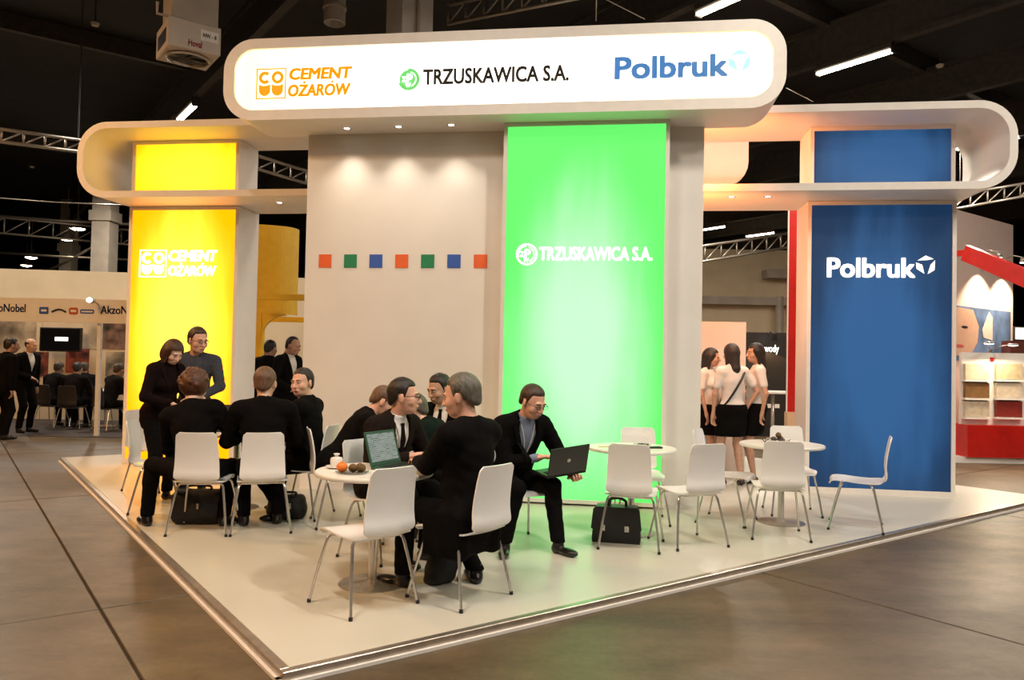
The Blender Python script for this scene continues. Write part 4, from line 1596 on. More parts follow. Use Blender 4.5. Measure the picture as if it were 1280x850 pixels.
    if kind == 'curly':
        for k in range(46):
            u_, v_ = rng.random() * 6.28, rng.random()
            zc = -0.3 + 1.3 * v_
            rr = math.sqrt(max(0, 1 - min(1, abs(zc)) ** 2))
            F.ell(HW((0.1 * rr * math.cos(u_), -0.02 + 0.115 * rr * math.sin(u_), 0.034 + 0.11 * zc)), np.array((0.02, 0.02, 0.02)) * hs, Hd, 0.006)
    if kind in ('short', 'full', 'thin', 'crop'):
        F.ell(HW((0, -0.052, -0.022)), (np.array((0.062, 0.058, 0.062)) + th_ * 0.6) * hs, Hd, 0.02)
    if kind == 'bob':
        F.ell(HW((0, -0.045, -0.035)), np.array((0.108, 0.092, 0.120)) * hs, Hd, 0.03)
        for q in (-1, 1):
            F.cap(HW((q * 0.075, 0.0, 0.02)), HW((q * 0.085, 0.012, -0.11)), 0.030 * hs, 0.022 * hs, 0.03)
    if kind == 'long':
        F.cap(HW((0, -0.055, 0.0)), HW((0, -0.085, -0.19)), 0.076 * hs, 0.060 * hs, 0.03)
        F.cap(HW((0, -0.085, -0.19)), HW((0, -0.085, -0.27)), 0.058 * hs, 0.030 * hs, 0.03)
        for q in (-1, 1):
            F.cap(HW((q * 0.07, -0.01, 0.02)), HW((q * 0.078, -0.02, -0.15)), 0.024 * hs, 0.018 * hs, 0.03)
    def hl(X, Y, Z, want_line=False):
        x, y, z = H3(X, Y, Z)
        if kind in ('bob', 'long', 'curly'):
            # open around the face
            f = np.maximum(np.maximum(y - 0.052 + np.maximum(0, z - 0.05) * -1.6, 0.0 * x - 1), -1)
            fc = np.maximum(0.040 - y, np.maximum(np.abs(x) - 0.066, z - 0.070))
            return np.maximum(-fc, y - 0.075 - np.maximum(0, (z - 0.06) * 2)) * hs
        top_ = {'thin': 0.096, 'bald': 0.2}.get(kind, 0.068)
        y1 = -0.005 if kind == 'thin' else 0.014
        ramp = np.clip((y - y1) / 0.022, 0, 1)
        line = np.where(y > y1, -0.012 + (top_ + 0.012) * ramp + 0.25 * np.maximum(0, y - 0.04), -0.012 - 0.95 * np.maximum(0, -0.03 - y))
        line = np.where((np.abs(x) > 0.06) & (y > -0.032) & (y < 0.006), 0.020, line)       # clear of the ear
        if want_line:
            return z - line
        d = line - z
        if kind == 'bald':
            d = np.maximum(d, z - 0.055 + 0.25 * y)
        return d * 0.8 * hs
    if kind in ('short', 'full', 'thin', 'crop'):
        F.off(lambda X, Y, Z: th_ * hs * 0.85 * np.clip(1 - hl(X, Y, Z, True) / 0.035, 0, 1) ** 1.5)
    if kind in ('short', 'full'):
        def strands(X, Y, Z):
            x, y, z = H3(X, Y, Z)
            return 0.0012 * np.sin(x * 230 + 3 * np.sin(y * 40)) * np.sin(z * 40 + y * 60) + 0.0015 * np.sin(y * 55 + x * 90)
        F.off(strands)
    F.cut(hl)
    np_obj('hair', [F.mesh(hres)], hairmat(hcol), body)

    # ---- face details
    if res <= 0.0125:
        for q in (-1, 1):
            eo = MB().ball((0, 0, 0), (0.0115, 0.008, 0.0065), 10, 6).build('eye', M_eyew, body, True)
            M4 = Matrix([list(Hd[i] * hs) + [HW((q * 0.031, 0.0865, 0.006))[i]] for i in range(3)] + [[0, 0, 0, 1]])
            eo.matrix_local = M4
            MB().ball((0, 0.0058, 0), (0.0052, 0.0035, 0.0056), 8, 6).build('iris', M_eye, eo, True)
            bw_ = MB().tube([(q * 0.014, 0.0965, 0.0225), (q * 0.032, 0.0945, 0.028), (q * 0.050, 0.083, 0.022)], 0.0038, 6).build('eyebrow', hairmat(hcol if kind != 'bald' else 'brown'), body, True)
            bw_.matrix_local = Matrix([list(Hd[i] * hs) + [hc[i]] for i in range(3)] + [[0, 0, 0, 1]])
        lp_ = MB().ball((0, 0.0955, -0.0625), (0.021, 0.0105, 0.0065), 12, 6).build('lips', M_lips, body, True)
        lp_.matrix_local = Matrix([list(Hd[i] * hs) + [hc[i]] for i in range(3)] + [[0, 0, 0, 1]])
    if glasses:
        g = MB()
        for q in (-1, 1):
            g.tube([(q * 0.034 + 0.025 * math.cos(2 * math.pi * k / 12), 0.112 - 0.006 * abs(math.cos(2 * math.pi * k / 12)), 0.004 + 0.0125 * math.sin(2 * math.pi * k / 12)) for k in range(12)], 0.0019, 6, closed=True)
            g.tube([(q * 0.058, 0.106, 0.008), (q * 0.079, 0.06, 0.008), (q * 0.084, 0.0, 0.006)], 0.0024, 6)
        g.tube([(-0.010, 0.113, 0.008), (0.010, 0.113, 0.008)], 0.0024, 6)
        go = g.build('glasses', M_black, body, True)
        go.matrix_local = Matrix([list(Hd[i] * hs) + [hc[i]] for i in range(3)] + [[0, 0, 0, 1]])
    if lanyard:
        pts = []
        for k in range(9):
            z = 0.52 - 0.30 * k / 8
            x = 0.062 * (1 - (k / 8) ** 0.8)
            pts.append(W((x, _front(Fs, W, x, z) + 0.007, z)))
        pts2 = []
        for k in range(9):
            z = 0.52 - 0.30 * k / 8
            x = -0.062 * (1 - (k / 8) ** 0.8)
            pts2.append(W((x, _front(Fs, W, x, z) + 0.007, z)))
        lo = MB().tube(pts + pts2[::-1][1:], 0.006, 6).build('lanyard', M_lan, body, True)
        y = _front(Fs, W, 0, 0.18)
        MB().obox(W((0, y + 0.014, 0.165)), (T @ np.array([0.03, 0, 0])), (T @ np.array([0, 0.002, 0])), (T @ np.array([0, 0, 0.042]))).build('badge', mat('badge_card', (0.6, 0.55, 0.5), 0.3), lo)
    return body, dict(W=W, HW=HW, arm=arm, T=T)


def _front(F, W, x, z):
    ys = np.arange(0.28, -0.02, -0.006)
    P = np.array([W((x, y, z)) for y in ys], np.float32)
    d = F.at(P)
    i = np.argmax(d < 0) if (d < 0).any() else len(ys) - 1
    return float(ys[i])

# ---------------------------------------------------------------- people on the stand
GP = 'people on the stand'
person('person', (-0.305, 5.025), 142, 'grey-haired man in a long black coat typing at the open laptop', GP, s=1.08, lean=3, head=(20, 10, 0), skin='ruddy', hair=('full', 'grey'),
       hands={1: (0.12, 0.34, 0.83), -1: (0.0, 0.40, 0.83)}, feet={1: (0.30, 0.12, 0, -20), -1: (-0.10, 0.42)}, tail=0.30, belly=0.02, curl=(0.45, 0.45), res=0.011)
person('person', (-0.97, 6.00), -35, 'man in glasses and a dark suit talking behind the laptop table', GP, s=1.05, lean=20, head=(34, 2, 0), skin='ruddy', hair=('short', 'dark'), topcol='brown',
       hands={1: (0.13, 0.36, 0.80), -1: (-0.16, 0.36, 0.80)}, tie='plum', glasses=True, lanyard=True, belly=0.03, curl=(0.5, 0.4), res=0.011)
person('person', (0.04, 6.50), -60, 'man in glasses and open jacket with a laptop on his knees', GP, s=1.04, lean=24, head=(14, 24, 0), skin='ruddy', hair=('crop', 'brown'), shirt='blue',
       hands={1: (-0.01, 0.33, 0.745), -1: (-0.29, 0.44, 0.62)}, feet={1: (0.25, 0.30, 0, -20), -1: (-0.15, 0.46)}, glasses=True, lanyard=True, curl=(0.9, 0.4), palm={-1: (0.2, -0.3, 1.0)}, res=0.011)
person('person', (-2.17, 6.80), 109, 'broad balding man in a black suit seen from behind', GP, s=1.08, lean=12, head=(-14, 6, 0), skin='ruddy', hair=('crop', 'lightbrown'),
       hands={1: (0.16, 0.36, 0.79), -1: (-0.15, 0.36, 0.79)}, feet={1: (0.15, 0.22), -1: (-0.14, 0.20)}, belly=0.02, res=0.012)
person('person', (-2.68, 6.707), 95, 'person with curly reddish hair in black, seen from behind', GP, s=1.06, lean=18, side=-12, head=(-12, 10, 0), skin='fair', hair=('curly', 'red'),
       hands={1: (0.14, 0.36, 0.79), -1: (-0.15, 0.36, 0.79)}, feet={1: (0.16, 0.20), -1: (-0.50, 0.20, 0, 25)}, knees={-1: (-0.9, 0.7, 0.6)}, res=0.012)
person('person', (-1.98, 7.42), 172, 'smiling man with receding hair in a black suit facing the camera', GP, s=1.05, lean=6, head=(76, 2, 3), skin='ruddy', hair=('crop', 'dark'), tie='black',
       hands={1: (0.12, 0.34, 0.80), -1: (-0.12, 0.34, 0.80)}, feet={1: (0.12, 0.25), -1: (-0.24, 0.08, 0, 20)}, belly=0.03, res=0.012)
person('person', (-1.55, 7.12), 20, 'man in black bending forward with lowered head by the white wall', GP, s=1.04, lean=36, head=(-8, 30, 0), skin='ruddy', hair=('crop', 'lightbrown'),
       hands={1: (0.12, 0.42, 0.62), -1: (-0.12, 0.42, 0.62)}, res=0.012)
person('person', (-0.61, 7.30), -112, 'dark-haired man with a white shirt and dark tie looking down', GP, s=1.04, lean=12, head=(-22, 16, 0), skin='tan', hair=('short', 'dark'), tie='black',
       hands={1: (0.15, 0.36, 0.66), -1: (-0.15, 0.36, 0.66)}, res=0.012)
person('person', (-0.47, 6.62), 165, 'man leaning over between his neighbours in a dark jacket coloured with green glow', GP, s=1.0, lean=40, head=(10, 18, 0), skin='fair', hair=('short', 'grey'), topcol='green',
       hands={1: (0.15, 0.36, 0.62), -1: (-0.15, 0.36, 0.62)}, feet={1: (0.12, 0.25), -1: (-0.12, 0.25)}, res=0.012)
person('person', (-3.64, 8.00), -28, 'woman with reddish bobbed hair standing in a dark jacket, looking down', GP, pose='stand', s=0.97, lean=14, head=(-6, 30, 0), skin='fair', hair=('bob', 'auburn'), topcol='plum', shirt='plum', woman=True,
       hands={1: (0.10, 0.30, 1.02), -1: (-0.08, 0.32, 1.05)}, elbows={1: (0.6, -0.4, -0.6), -1: (-0.6, -0.4, -0.6)}, res=0.012)
person('person', (-3.46, 8.46), -70, 'man in a grey-blue jumper standing and leaning over the table', GP, pose='stand', s=1.04, lean=14, head=(34, 12, 0), skin='ruddy', hair=('short', 'brown'), top='sweater', topcol='greyblue', legcol='charcoal', glasses=True,
       hands={1: (0.02, 0.34, 1.12), -1: (-0.06, 0.36, 1.06)}, elbows={1: (0.9, -0.1, -0.4), -1: (-0.9, -0.1, -0.4)}, res=0.012)
GW = 'women in white blouses and black skirts'
b_, inf = person('person', (2.80, 9.78), 98, 'woman in a white blouse with a black strap across her back', GW, pose='stand', s=1.02, lean=1, head=(12, 2, 0), skin='tan', hair=('long', 'dark'), top='blouse', topcol='white', legcol='black', woman=True,
       hands={1: (0.20, 0.03, 0.96), -1: (-0.24, 0.03, 0.86)}, elbows={1: (1, -0.25, 0.1), -1: (-1, -0.3, 0)}, feet={1: (0.12, -0.02), -1: (-0.09, 0.04)}, res=0.011)
sp = []
for k in range(26):
    a = 2 * math.pi * k / 26
    c, s_ = math.cos(a), math.sin(a)
    sp.append(inf['W']((0.155 * c * (1 if c > 0 else 0.98), 0.012 + 0.137 * s_ - 0.01 * abs(c), 0.27 + 0.245 * c)))
MB().tube(sp, 0.014, 6, closed=True).build('shoulder_strap', M_leather, b_, True)
person('person', (3.17, 10.0), 172, 'dark-haired woman in a white blouse standing in profile', GW, pose='stand', s=1.03, lean=-1, head=(16, 2, 0), skin='tan', hair=('long', 'black'), top='blouse', topcol='white', legcol='black', woman=True,
       hands={1: (0.16, 0.12, 0.94), -1: (-0.21, -0.04, 0.90)}, elbows={1: (1, -0.4, 0), -1: (-0.8, -0.9, 0)}, res=0.012)
person('person', (2.62, 10.28), -40, 'woman in a white blouse mostly hidden behind her colleague', GW, pose='stand', s=0.99, lean=1, head=(20, 4, 0), skin='tan', hair=('long', 'dark'), top='blouse', topcol='white', legcol='black', woman=True,
       hands={1: (0.20, 0.08, 0.86), -1: (-0.20, 0.08, 0.86)}, res=0.013)

# laptop on the knees
laptop((0.455, 6.105, DECK + 0.625), R(25), 'dark laptop held open on the knees before the green box', M_lapg, M_scrdark, 108, tilt=(R(4), R(-6)))

# ---------------------------------------------------------------- bags on the platform floor
def soft_bag(loc, rz, label, h, zip_m=M_steel, taper=0.8, tilt=0.0):
    """h: half sizes (width, depth, height)"""
    t = empty('travel_bag', loc, rz, label, 'bag')
    F = Field()
    F.rbox((0, 0, h[2] * 0.9), (h[0], h[1], h[2] * 0.9), min(h) * 0.55, None, 0.03)
    F.ell((0, 0, h[2] * 0.7), (h[0] * 1.06, h[1] * 1.1, h[2] * 0.7), None, 0.05)
    F.ell((h[0] * 0.3, -h[1] * 0.6, h[2] * 0.7), (h[0] * 0.6, h[1] * 0.55, h[2] * 0.5), None, 0.03)
    F.cut(lambda X, Y, Z: 0.002 - Z + 0 * X + 0 * Y)
    o = np_obj('bag_body', [F.mesh(0.011, 0.003)], M_fabricbag, t)
    if tilt:
        for v in o.data.vertices:
            v.co.x += tilt * v.co.z
    MB().tube(catmull([(-h[0] * 0.45 + tilt * 1.75 * h[2], 0, h[2] * 1.74), (-h[0] * 0.4 + tilt * 2.0 * h[2], 0, h[2] * 2.0), (h[0] * 0.4 + tilt * 2.0 * h[2], 0, h[2] * 2.0), (h[0] * 0.45 + tilt * 1.75 * h[2], 0, h[2] * 1.74)], 4), 0.011, 8).build('handle', M_fabricbag, t, True)
    MB().box(h[0] * 0.1, h[0] * 0.1 + 0.02, -h[1] * 1.24, -h[1] * 1.1, h[2] * 0.9, h[2] * 0.9 + 0.05).build('zip_pull', zip_m, t)
    return t


soft_bag((-2.80, 7.02, DECK), R(4), 'bulky black bag standing under the curly-haired person', (0.225, 0.12, 0.165))
soft_bag((-2.08, 7.28, DECK), R(15), 'small black bag under the balding man', (0.17, 0.10, 0.12))
soft_bag((-0.47, 5.30, DECK), R(40), 'slim black bag leaning under the laptop table', (0.10, 0.07, 0.20), tilt=0.25)

# ================================================================ background: neighbouring stands and the hall
def quadz(name, m, p, q, z0, z1, th, parent=None, away=True):
    """a vertical slab from p to q (plan points), th thick, between z0 and z1"""
    p, q = Vector((p[0], p[1], 0)), Vector((q[0], q[1], 0))
    d = (q - p).normalized()
    n = Vector((-d.y, d.x, 0)) * th
    vs = [Vector((c.x, c.y, z)) for z in (z0, z1) for c in (p, q, q + n, p + n)]
    g = MB().add(vs, [(0, 3, 2, 1), (4, 5, 6, 7), (0, 1, 5, 4), (1, 2, 6, 5), (2, 3, 7, 6), (3, 0, 4, 7)])
    return g


M_fascia = mat('pale_fascia_board', (0.82, 0.79, 0.74), 0.6, var=0.03)
M_navy = mat('navy_print', (0.03, 0.09, 0.36), 0.6)
M_redp = mat('orange_red_print', (0.50, 0.09, 0.03), 0.6)
M_cream = mat('cream_partition', (0.68, 0.55, 0.37), 0.75, var=0.06, scale=1.5)
M_poster1 = mat('faded_poster', (0.40, 0.32, 0.22), 0.6, var=0.75, scale=1.8)
M_poster2 = mat('red_can_poster', (0.22, 0.05, 0.03), 0.6, var=0.9, scale=3.5)
M_poster3 = mat('dark_dog_poster', (0.16, 0.09, 0.06), 0.6, var=0.9, scale=4.5)
M_carpet = mat('dark_stand_carpet', (0.035, 0.025, 0.022), 0.9, var=0.3, scale=30)
M_tv = mat('black_screen', (0.006, 0.006, 0.007), 0.15)
M_glow = mat('white_screen_window', (0.9, 0.9, 0.9), 0.4, emit=1.6, ecol=(1, 0.98, 0.95))
M_yellow = mat('yellow_painted_panel', (0.86, 0.50, 0.02), 0.5, emit=0.0, var=0.05)
M_red = mat('glossy_red_panel', (0.48, 0.014, 0.010), 0.25, var=0.08)
M_dark = mat('black_show_wall', (0.018, 0.015, 0.013), 0.45)

# ---- stand at the far left
YF = 14.3
x0, x1 = at(-70, 400, YF).x, at(235, 400, YF).x
fa = empty('fascia_board', ((x0 + x1) / 2, YF, 2.1), 0, 'pale fascia board with lettering over the far left stand', 'fascia')
ORG[fa.name] = ((x0 + x1) / 2, YF, 2.1)
MB().box(x0, x1, YF, YF + 0.06, 2.10, 2.54).build('board', M_fascia, fa)
PF = lambda a, b, d: (a, YF - 0.002 - d, b)
for pa_, pb_, mm in ((-20, 32, M_navy), (126, 180, M_navy)):
    fit_text('lettering', 'AkzoNobel', at(pa_, 388, YF).x, at(pb_, 388, YF).x, 2.275, 2.425, mm, fa, PF, 0.012)
for k, (px, m_) in enumerate(((55, M_navy), (74, M_beam), (92, M_redp), (109, M_navy))):
    c = at(px, 388, YF)
    w_ = 0.085
    if k == 1:
        MB().tube([(c.x - 0.13 + 0.26 * q / 8, YF - 0.004, 2.29 + 0.05 * math.sin(math.pi * q / 8)) for q in range(9)], 0.018, 6).build('arched_logo', m_, fa)
    elif k == 3:
        MB().frame(rrect(c.x - 0.13, c.x + 0.13, 2.27, 2.35, 0.03, 4), rrect(c.x - 0.11, c.x + 0.11, 2.295, 2.325, 0.012, 4), V(YF), 0.0, 0.006).build('pill_logo', m_, fa)
    else:
        MB().prism(rrect(c.x - w_, c.x + w_, 2.25, 2.38, 0.02 + 0.02 * (k == 2), 4), V(YF), 0.0, 0.006).build('badge_logo', m_, fa)
        MB().prism(rrect(c.x - w_ * 0.6, c.x + w_ * 0.6, 2.295, 2.335, 0.008, 3), V(YF - 0.006), 0.0, 0.003).build('badge_print', M_fascia, fa)
for k, (px, Y_) in enumerate(((118.5, YF), (-45, YF))):
    c = at(px, 500, Y_)
    t = empty('stand_post', (c.x, Y_ + 0.1, 0), 0, ('slim pale post carrying the fascia beside the wall screen', 'slim pale post carrying the fascia at the left picture edge')[k], 'post')
    MB().box(-0.035, 0.035, -0.035, 0.035, 0.012, 2.10).build('post_shaft', M_fascia, t)
    MB().box(-0.06, 0.06, -0.06, 0.06, 0.0, 0.012).build('post_foot', M_steel, t)
cp = MB().box(x0 - 1, x1 + 0.6, YF - 0.15, 18.2, 0.0, 0.008).build('stand_carpet', M_carpet)
tag(cp, 'dark carpet under the far left stand', 'carpet')
YB = 17.6
bx0, bx1 = at(-110, 430, YB).x, at(215, 430, YB).x
bw_ = empty('stand_back_wall', ((bx0 + bx1) / 2, YB, 0), 0, 'poster-covered back wall of the far left stand', 'stand wall')
ORG[bw_.name] = ((bx0 + bx1) / 2, YB, 0)
npan = 6
for k in range(npan):
    a, b = bx0 + (bx1 - bx0) * k / npan, bx0 + (bx1 - bx0) * (k + 1) / npan
    MB().box(a + 0.005, b - 0.005, YB, YB + 0.05, 0, 2.75).build('wall_panel', M_cream, bw_)
for px0, px1, py0, py1, m_, lb in ((-30, 46, 402, 470, M_poster1, 'faded landscape poster behind the standing men'), (38, 61, 440, 470, M_poster2, 'red paint can poster below the wall screen'), (82, 112, 436, 466, M_poster2, 'reddish poster under the right end of the wall screen'), (104, 122, 402, 436, M_poster1, 'pale poster beside the wall screen'), (126, 158, 404, 436, M_poster3, 'dark poster with a brown dog beside the yellow tower'), (132, 156, 440, 470, M_poster1, 'small pale poster near the yellow tower')):
    c0, c1 = at(px0, py1, YB), at(px1, py0, YB)
    t = MB().box(c0.x, c1.x, YB - 0.014, YB, c0.z, c1.z).build('wall_poster', m_)
    tag(t, lb, 'poster', 'posters on the far left stand')
c0, c1 = at(51, 439, 17.3), at(103.5, 410, 17.3)
tv = empty('wall_screen', ((c0.x + c1.x) / 2, 17.3, c0.z), 0, 'black flat screen with a small white window on it', 'television')
ORG[tv.name] = ((c0.x + c1.x) / 2, 17.3, c0.z)
MB().box(c0.x, c1.x, 17.24, 17.31, c0.z, c1.z, 0.01).build('bezel', M_black, tv)
MB().box(c0.x + 0.03, c1.x - 0.03, 17.235, 17.242, c0.z + 0.03, c1.z - 0.03).build('display', M_tv, tv)
q0, q1 = at(68.5, 426, 17.23), at(85, 421.5, 17.23)
MB().box(q0.x, q1.x, 17.230, 17.236, q0.z, q1.z).build('screen_window', M_glow, tv)
MB().box((c0.x + c1.x) / 2 - 0.06, (c0.x + c1.x) / 2 + 0.06, 17.31, 17.6, c0.z + 0.2, c0.z + 0.3).build('wall_bracket', M_black, tv)
dchair = make_chair(mat('dark_chair_shell', (0.03, 0.025, 0.022), 0.4), 'dark_chair')
GB = 'visitors at the far left stand'
GC = 'dark chairs at the far left stand'
SEATS = [(66, 15.9, 80, 'seated visitor nearest the standing men, under the screen', 'brown'), (92, 15.6, 95, 'seated visitor with dark hair under the wall screen', 'dark'), (105, 16.2, 120, 'seated visitor leaning beside the pale post', 'brown'), (139, 15.4, 60, 'seated visitor right of the pale post by the yellow tower', 'brown')]
for k, (px, Y_, fc, lb, hc_) in enumerate(SEATS):
    X_ = at(px, 480, Y_).x
    c = dchair if k == 0 else copy_tree(dchair)
    c.location = (X_, Y_, 0.008)
    c.rotation_euler = (0, 0, R(fc - 90))
    tag(c, 'dark chair under the ' + lb.replace('seated visitor', 'visitor'), 'chair', GC)
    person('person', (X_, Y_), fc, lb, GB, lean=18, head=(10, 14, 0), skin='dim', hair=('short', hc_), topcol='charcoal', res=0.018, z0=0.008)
for k, (px, Y_, r_) in enumerate(((84, 16.45, 0.38), (128, 16.15, 0.38))):
    t = copy_tree(tab0)
    t.location = (at(px, 500, Y_).x, Y_ + 0.15, 0.008)
    tag(t, ('round table under the wall screen of the far left stand', 'round table right of the pale post on the far left stand')[k], 'table', 'tables at the far left stand')
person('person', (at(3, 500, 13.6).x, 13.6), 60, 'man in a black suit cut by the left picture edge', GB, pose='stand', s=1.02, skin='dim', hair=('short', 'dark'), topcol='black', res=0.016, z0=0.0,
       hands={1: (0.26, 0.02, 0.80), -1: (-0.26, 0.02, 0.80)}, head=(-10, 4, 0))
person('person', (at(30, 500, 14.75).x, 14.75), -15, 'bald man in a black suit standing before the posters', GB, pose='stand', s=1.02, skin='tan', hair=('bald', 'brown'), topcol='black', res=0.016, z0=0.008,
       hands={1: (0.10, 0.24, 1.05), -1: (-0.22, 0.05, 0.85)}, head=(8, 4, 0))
lt = empty('fascia_spotlight', at(112, 375, YF - 0.3), 0, 'small lit spotlight clamped on top of the fascia', 'spotlight')
MB().tube([(0, 0, 0), (0, 0.10, -0.01)], 0.05, 10).build('lamp_head', M_steel, lt)
MB().ball((0, -0.005, 0), (0.06, 0.012, 0.045), 12, 6).build('lamp_lens', M_spotglow, lt, True)
MB().tube([(0, 0.1, 0), (0, 0.3, -0.06), (0, 0.33, -0.12)], 0.012, 6).build('arm', M_steel, lt)

# ---- long cream partition and concrete columns farther back
YC = 21.5
p, q = at(-420, 330, YC - 2), at(470, 346, YC)
cw = quadz('', None, (p.x, p.y), (q.x, q.y), 0.0, at(60, 342, YC).z, 0.15).build('cream_partition', M_cream)
tag(cw, 'long cream partition rising behind the far left stand', 'partition wall')
for k, (px0, px1, Y_, lb) in enumerate(((120, 142, 27.0, 'grey concrete hall column nearest the yellow tower'), (79, 94, 34.0, 'farther concrete hall column over the cream partition'))):
    a, b = at(px0, 300, Y_), at(px1, 300, Y_)
    w_ = (b.x - a.x) / 2
    t = empty('hall_column', ((a.x + b.x) / 2, Y_, 0), 0, lb, 'column')
    MB().box(-w_, w_, -w_, w_, 0, 8.2, 0.02).build('column_shaft', M_conc, t)
    zc = 6.1 if k == 0 else 5.9
    MB().box(-w_ * 1.25, w_ * 1.25, -w_ * 1.25, w_ * 1.25, zc, zc + 0.35).build('corbel', M_conc, t)
hc_ = at(512, 20, 12.1)
t = hall('hall_column', hc_.dot(e1), hc_.dot(e2), 0, 'square white hall column rising behind the header', 'column')
ca, cb = ORG[t.name][0], ORG[t.name][1]
MB().box(ca - 0.27, ca + 0.27, cb - 0.27, cb + 0.27, 0, 8.2, 0.02).build('column_shaft', mat('white_column_paint', (0.50, 0.45, 0.40), 0.6, var=0.05), t)
MB().tube([(ca + 0.0, cb - 0.30, 0.05), (ca + 0.0, cb - 0.30, 8.2)], 0.03, 8).build('downpipe', M_conc, t)
c = at(418, 30, 13.0)
t = empty('air_duct', (c.x, c.y, c.z), 0, 'short round white duct hanging above the header', 'duct')
MB().lathe([(0.165, 0.0), (0.18, 0.01), (0.18, 8.25 - c.z), (0.165, 8.25 - c.z), (0.165, 0.0)], 24).build('duct_pipe', mat('white_duct_paint', (0.50, 0.44, 0.38), 0.5), t, 'auto')
MB().lathe([(0.18, 0.25), (0.20, 0.25), (0.20, 0.30), (0.18, 0.30)], 24).build('duct_collar', M_conc, t, 'auto')

# ---- ceiling heater unit with fan
M_unit = mat('unit_cream_metal', (0.50, 0.43, 0.36), 0.45, var=0.05)
HA0, HA1, HB0, HB1, HZ = 2.20, 2.86, 10.66, 11.36, 5.58
hu = hall('ceiling_heater', (HA0 + HA1) / 2, (HB0 + HB1) / 2, HZ, 'cream ceiling heater box with a round fan, hung over the left wing', 'heater')
MB().box(HA0, HA1, HB0, HB1, HZ, HZ + 0.38, 0.012).build('housing', M_unit, hu)
MB().box(HA0 + 0.06, HA1 - 0.02, HB0 + 0.08, HB1 - 0.06, HZ + 0.38, 7.25).build('supply_duct', M_conc, hu)
ac, bc_ = (HA0 + HA1) / 2, (HB0 + HB1) / 2
MB().lathe([(0.27, 0.0), (0.285, -0.02), (0.255, -0.035), (0.235, 0.002), (0.27, 0.0)], 32, (ac, bc_, HZ)).build('fan_ring', M_steel, hu, 'auto')
MB().lathe([(0.0, -0.004), (0.236, -0.004), (0.236, 0.0)], 32, (ac, bc_, HZ)).build('fan_opening', M_black, hu)
for k in range(5):
    a = 2 * math.pi * k / 5
    MB().obox((ac + 0.125 * math.cos(a), bc_ + 0.125 * math.sin(a), HZ - 0.012), (0.1 * math.cos(a), 0.1 * math.sin(a), 0), (-0.045 * math.sin(a), 0.045 * math.cos(a), 0.006), (0, 0, 0.002)).build('fan_blade', M_beam, hu)
MB().lathe([(0.0, -0.02), (0.04, -0.018), (0.045, -0.004)], 16, (ac, bc_, HZ)).build('fan_hub', M_beam, hu)
MB().box(HA0 - 0.006, HA0, HB0 + 0.12, HB1 - 0.12, HZ + 0.08, HZ + 0.26).build('side_louvre', M_black, hu)
fit_text('lettering', 'Hoval', HA0 + 0.25, HA0 + 0.42, HZ + 0.045, HZ + 0.13, mat('red_lettering', (0.40, 0.02, 0.03), 0.5), hu, lambda a, b, d: (a, HB0 - 0.001 - d, b), 0.02, depth=0.004)
lbp = MB().box(HA0 + 0.40, HA0 + 0.63, HB0 - 0.006, HB0, HZ + 0.155, HZ + 0.30).build('number_plate', mat('white_plate', (0.7, 0.66, 0.62), 0.5), hu)
fit_text('plate_lettering', 'NW - 8', HA0 + 0.43, HA0 + 0.60, HZ + 0.20, HZ + 0.255, M_black, lbp, lambda a, b, d: (a, HB0 - 0.007 - d, b), 0.01, depth=0.003)
MB().tube([(HA0 - 0.12, HB0 + 0.1, HZ + 0.55), (HA0 - 0.12, HB0 + 0.1, HZ + 0.40), (HA0 + 0.1, HB0 + 0.1, HZ + 0.40)], 0.02, 8).build('water_pipe', M_conc, hu)

# ---- lighting trusses, pipes and wires under the roof
def truss(p, q, h, n, label, r=0.022):
    p, q = Vector(p), Vector(q)
    t = empty('lighting_truss', p, 0, label, 'truss')
    up = Vector((0, 0, h))
    d = q - p
    for o in (Vector((0, 0, 0)), up):
        MB().tube([o, o + d], r, 8).build('chord', M_truss, t, True)
    for k in range(n + 1):
        f = k / n
        MB().tube([d * f, d * f + up], r * 0.6, 6).build('strut', M_truss, t, True)
        if k < n:
            MB().tube([d * f, d * (k + 1) / n + up], r * 0.5, 6).build('diagonal_brace', M_truss, t, True)
    for f in (0.06, 0.94):
        a_ = d * f + up
        MB().tube([a_, (a_.x, a_.y, 8.22 - p.z)], 0.012, 6).build('hanger_rod', M_beam, t)
    return t


truss(at(-60, 170, 12.5), at(106, 190, 14.5), 0.22, 6, 'aluminium lighting truss ending beside the left wing', 0.03)
truss(at(-60, 286, 26), at(230, 312, 30), 0.55, 10, 'long thin truss low over the cream partition', 0.04)
truss(at(300, 205, 17), at(420, 240, 19), 0.3, 6, 'truss in the gap between the yellow tower and the partition', 0.035)
truss(at(860, 330, 22), at(1010, 305, 25), 0.45, 8, 'truss in the gap beside the blue tower', 0.04)
truss(at(560, 30, 14), at(760, -10, 12), 0.35, 8, 'dark truss above the middle of the header', 0.035)
truss(at(1190, 262, 19), at(1330, 236, 22), 0.35, 7, 'truss seen right of the wing end', 0.035)
for k, (a, b, r, lb) in enumerate(((at(-60, 243, 22), at(190, 258, 24), 0.02, 'thin cable line high over the far left stand'), (at(-60, 266, 27), at(200, 282, 29), 0.06, 'thick pipe under the roof at the left'), (at(-60, 312, 31), at(200, 326, 33), 0.05, 'lower pipe under the roof at the left'), (at(60, 338, 28), at(122, 305, 27), 0.05, 'slanted brace pipe meeting the column'))):
    t = MB().tube([a, (a + b) / 2 + Vector((0, 0, -0.05)), b], r, 8).build('roof_pipe', M_truss, None, True)
    tag(t, lb, 'pipe', 'pipes under the hall roof')
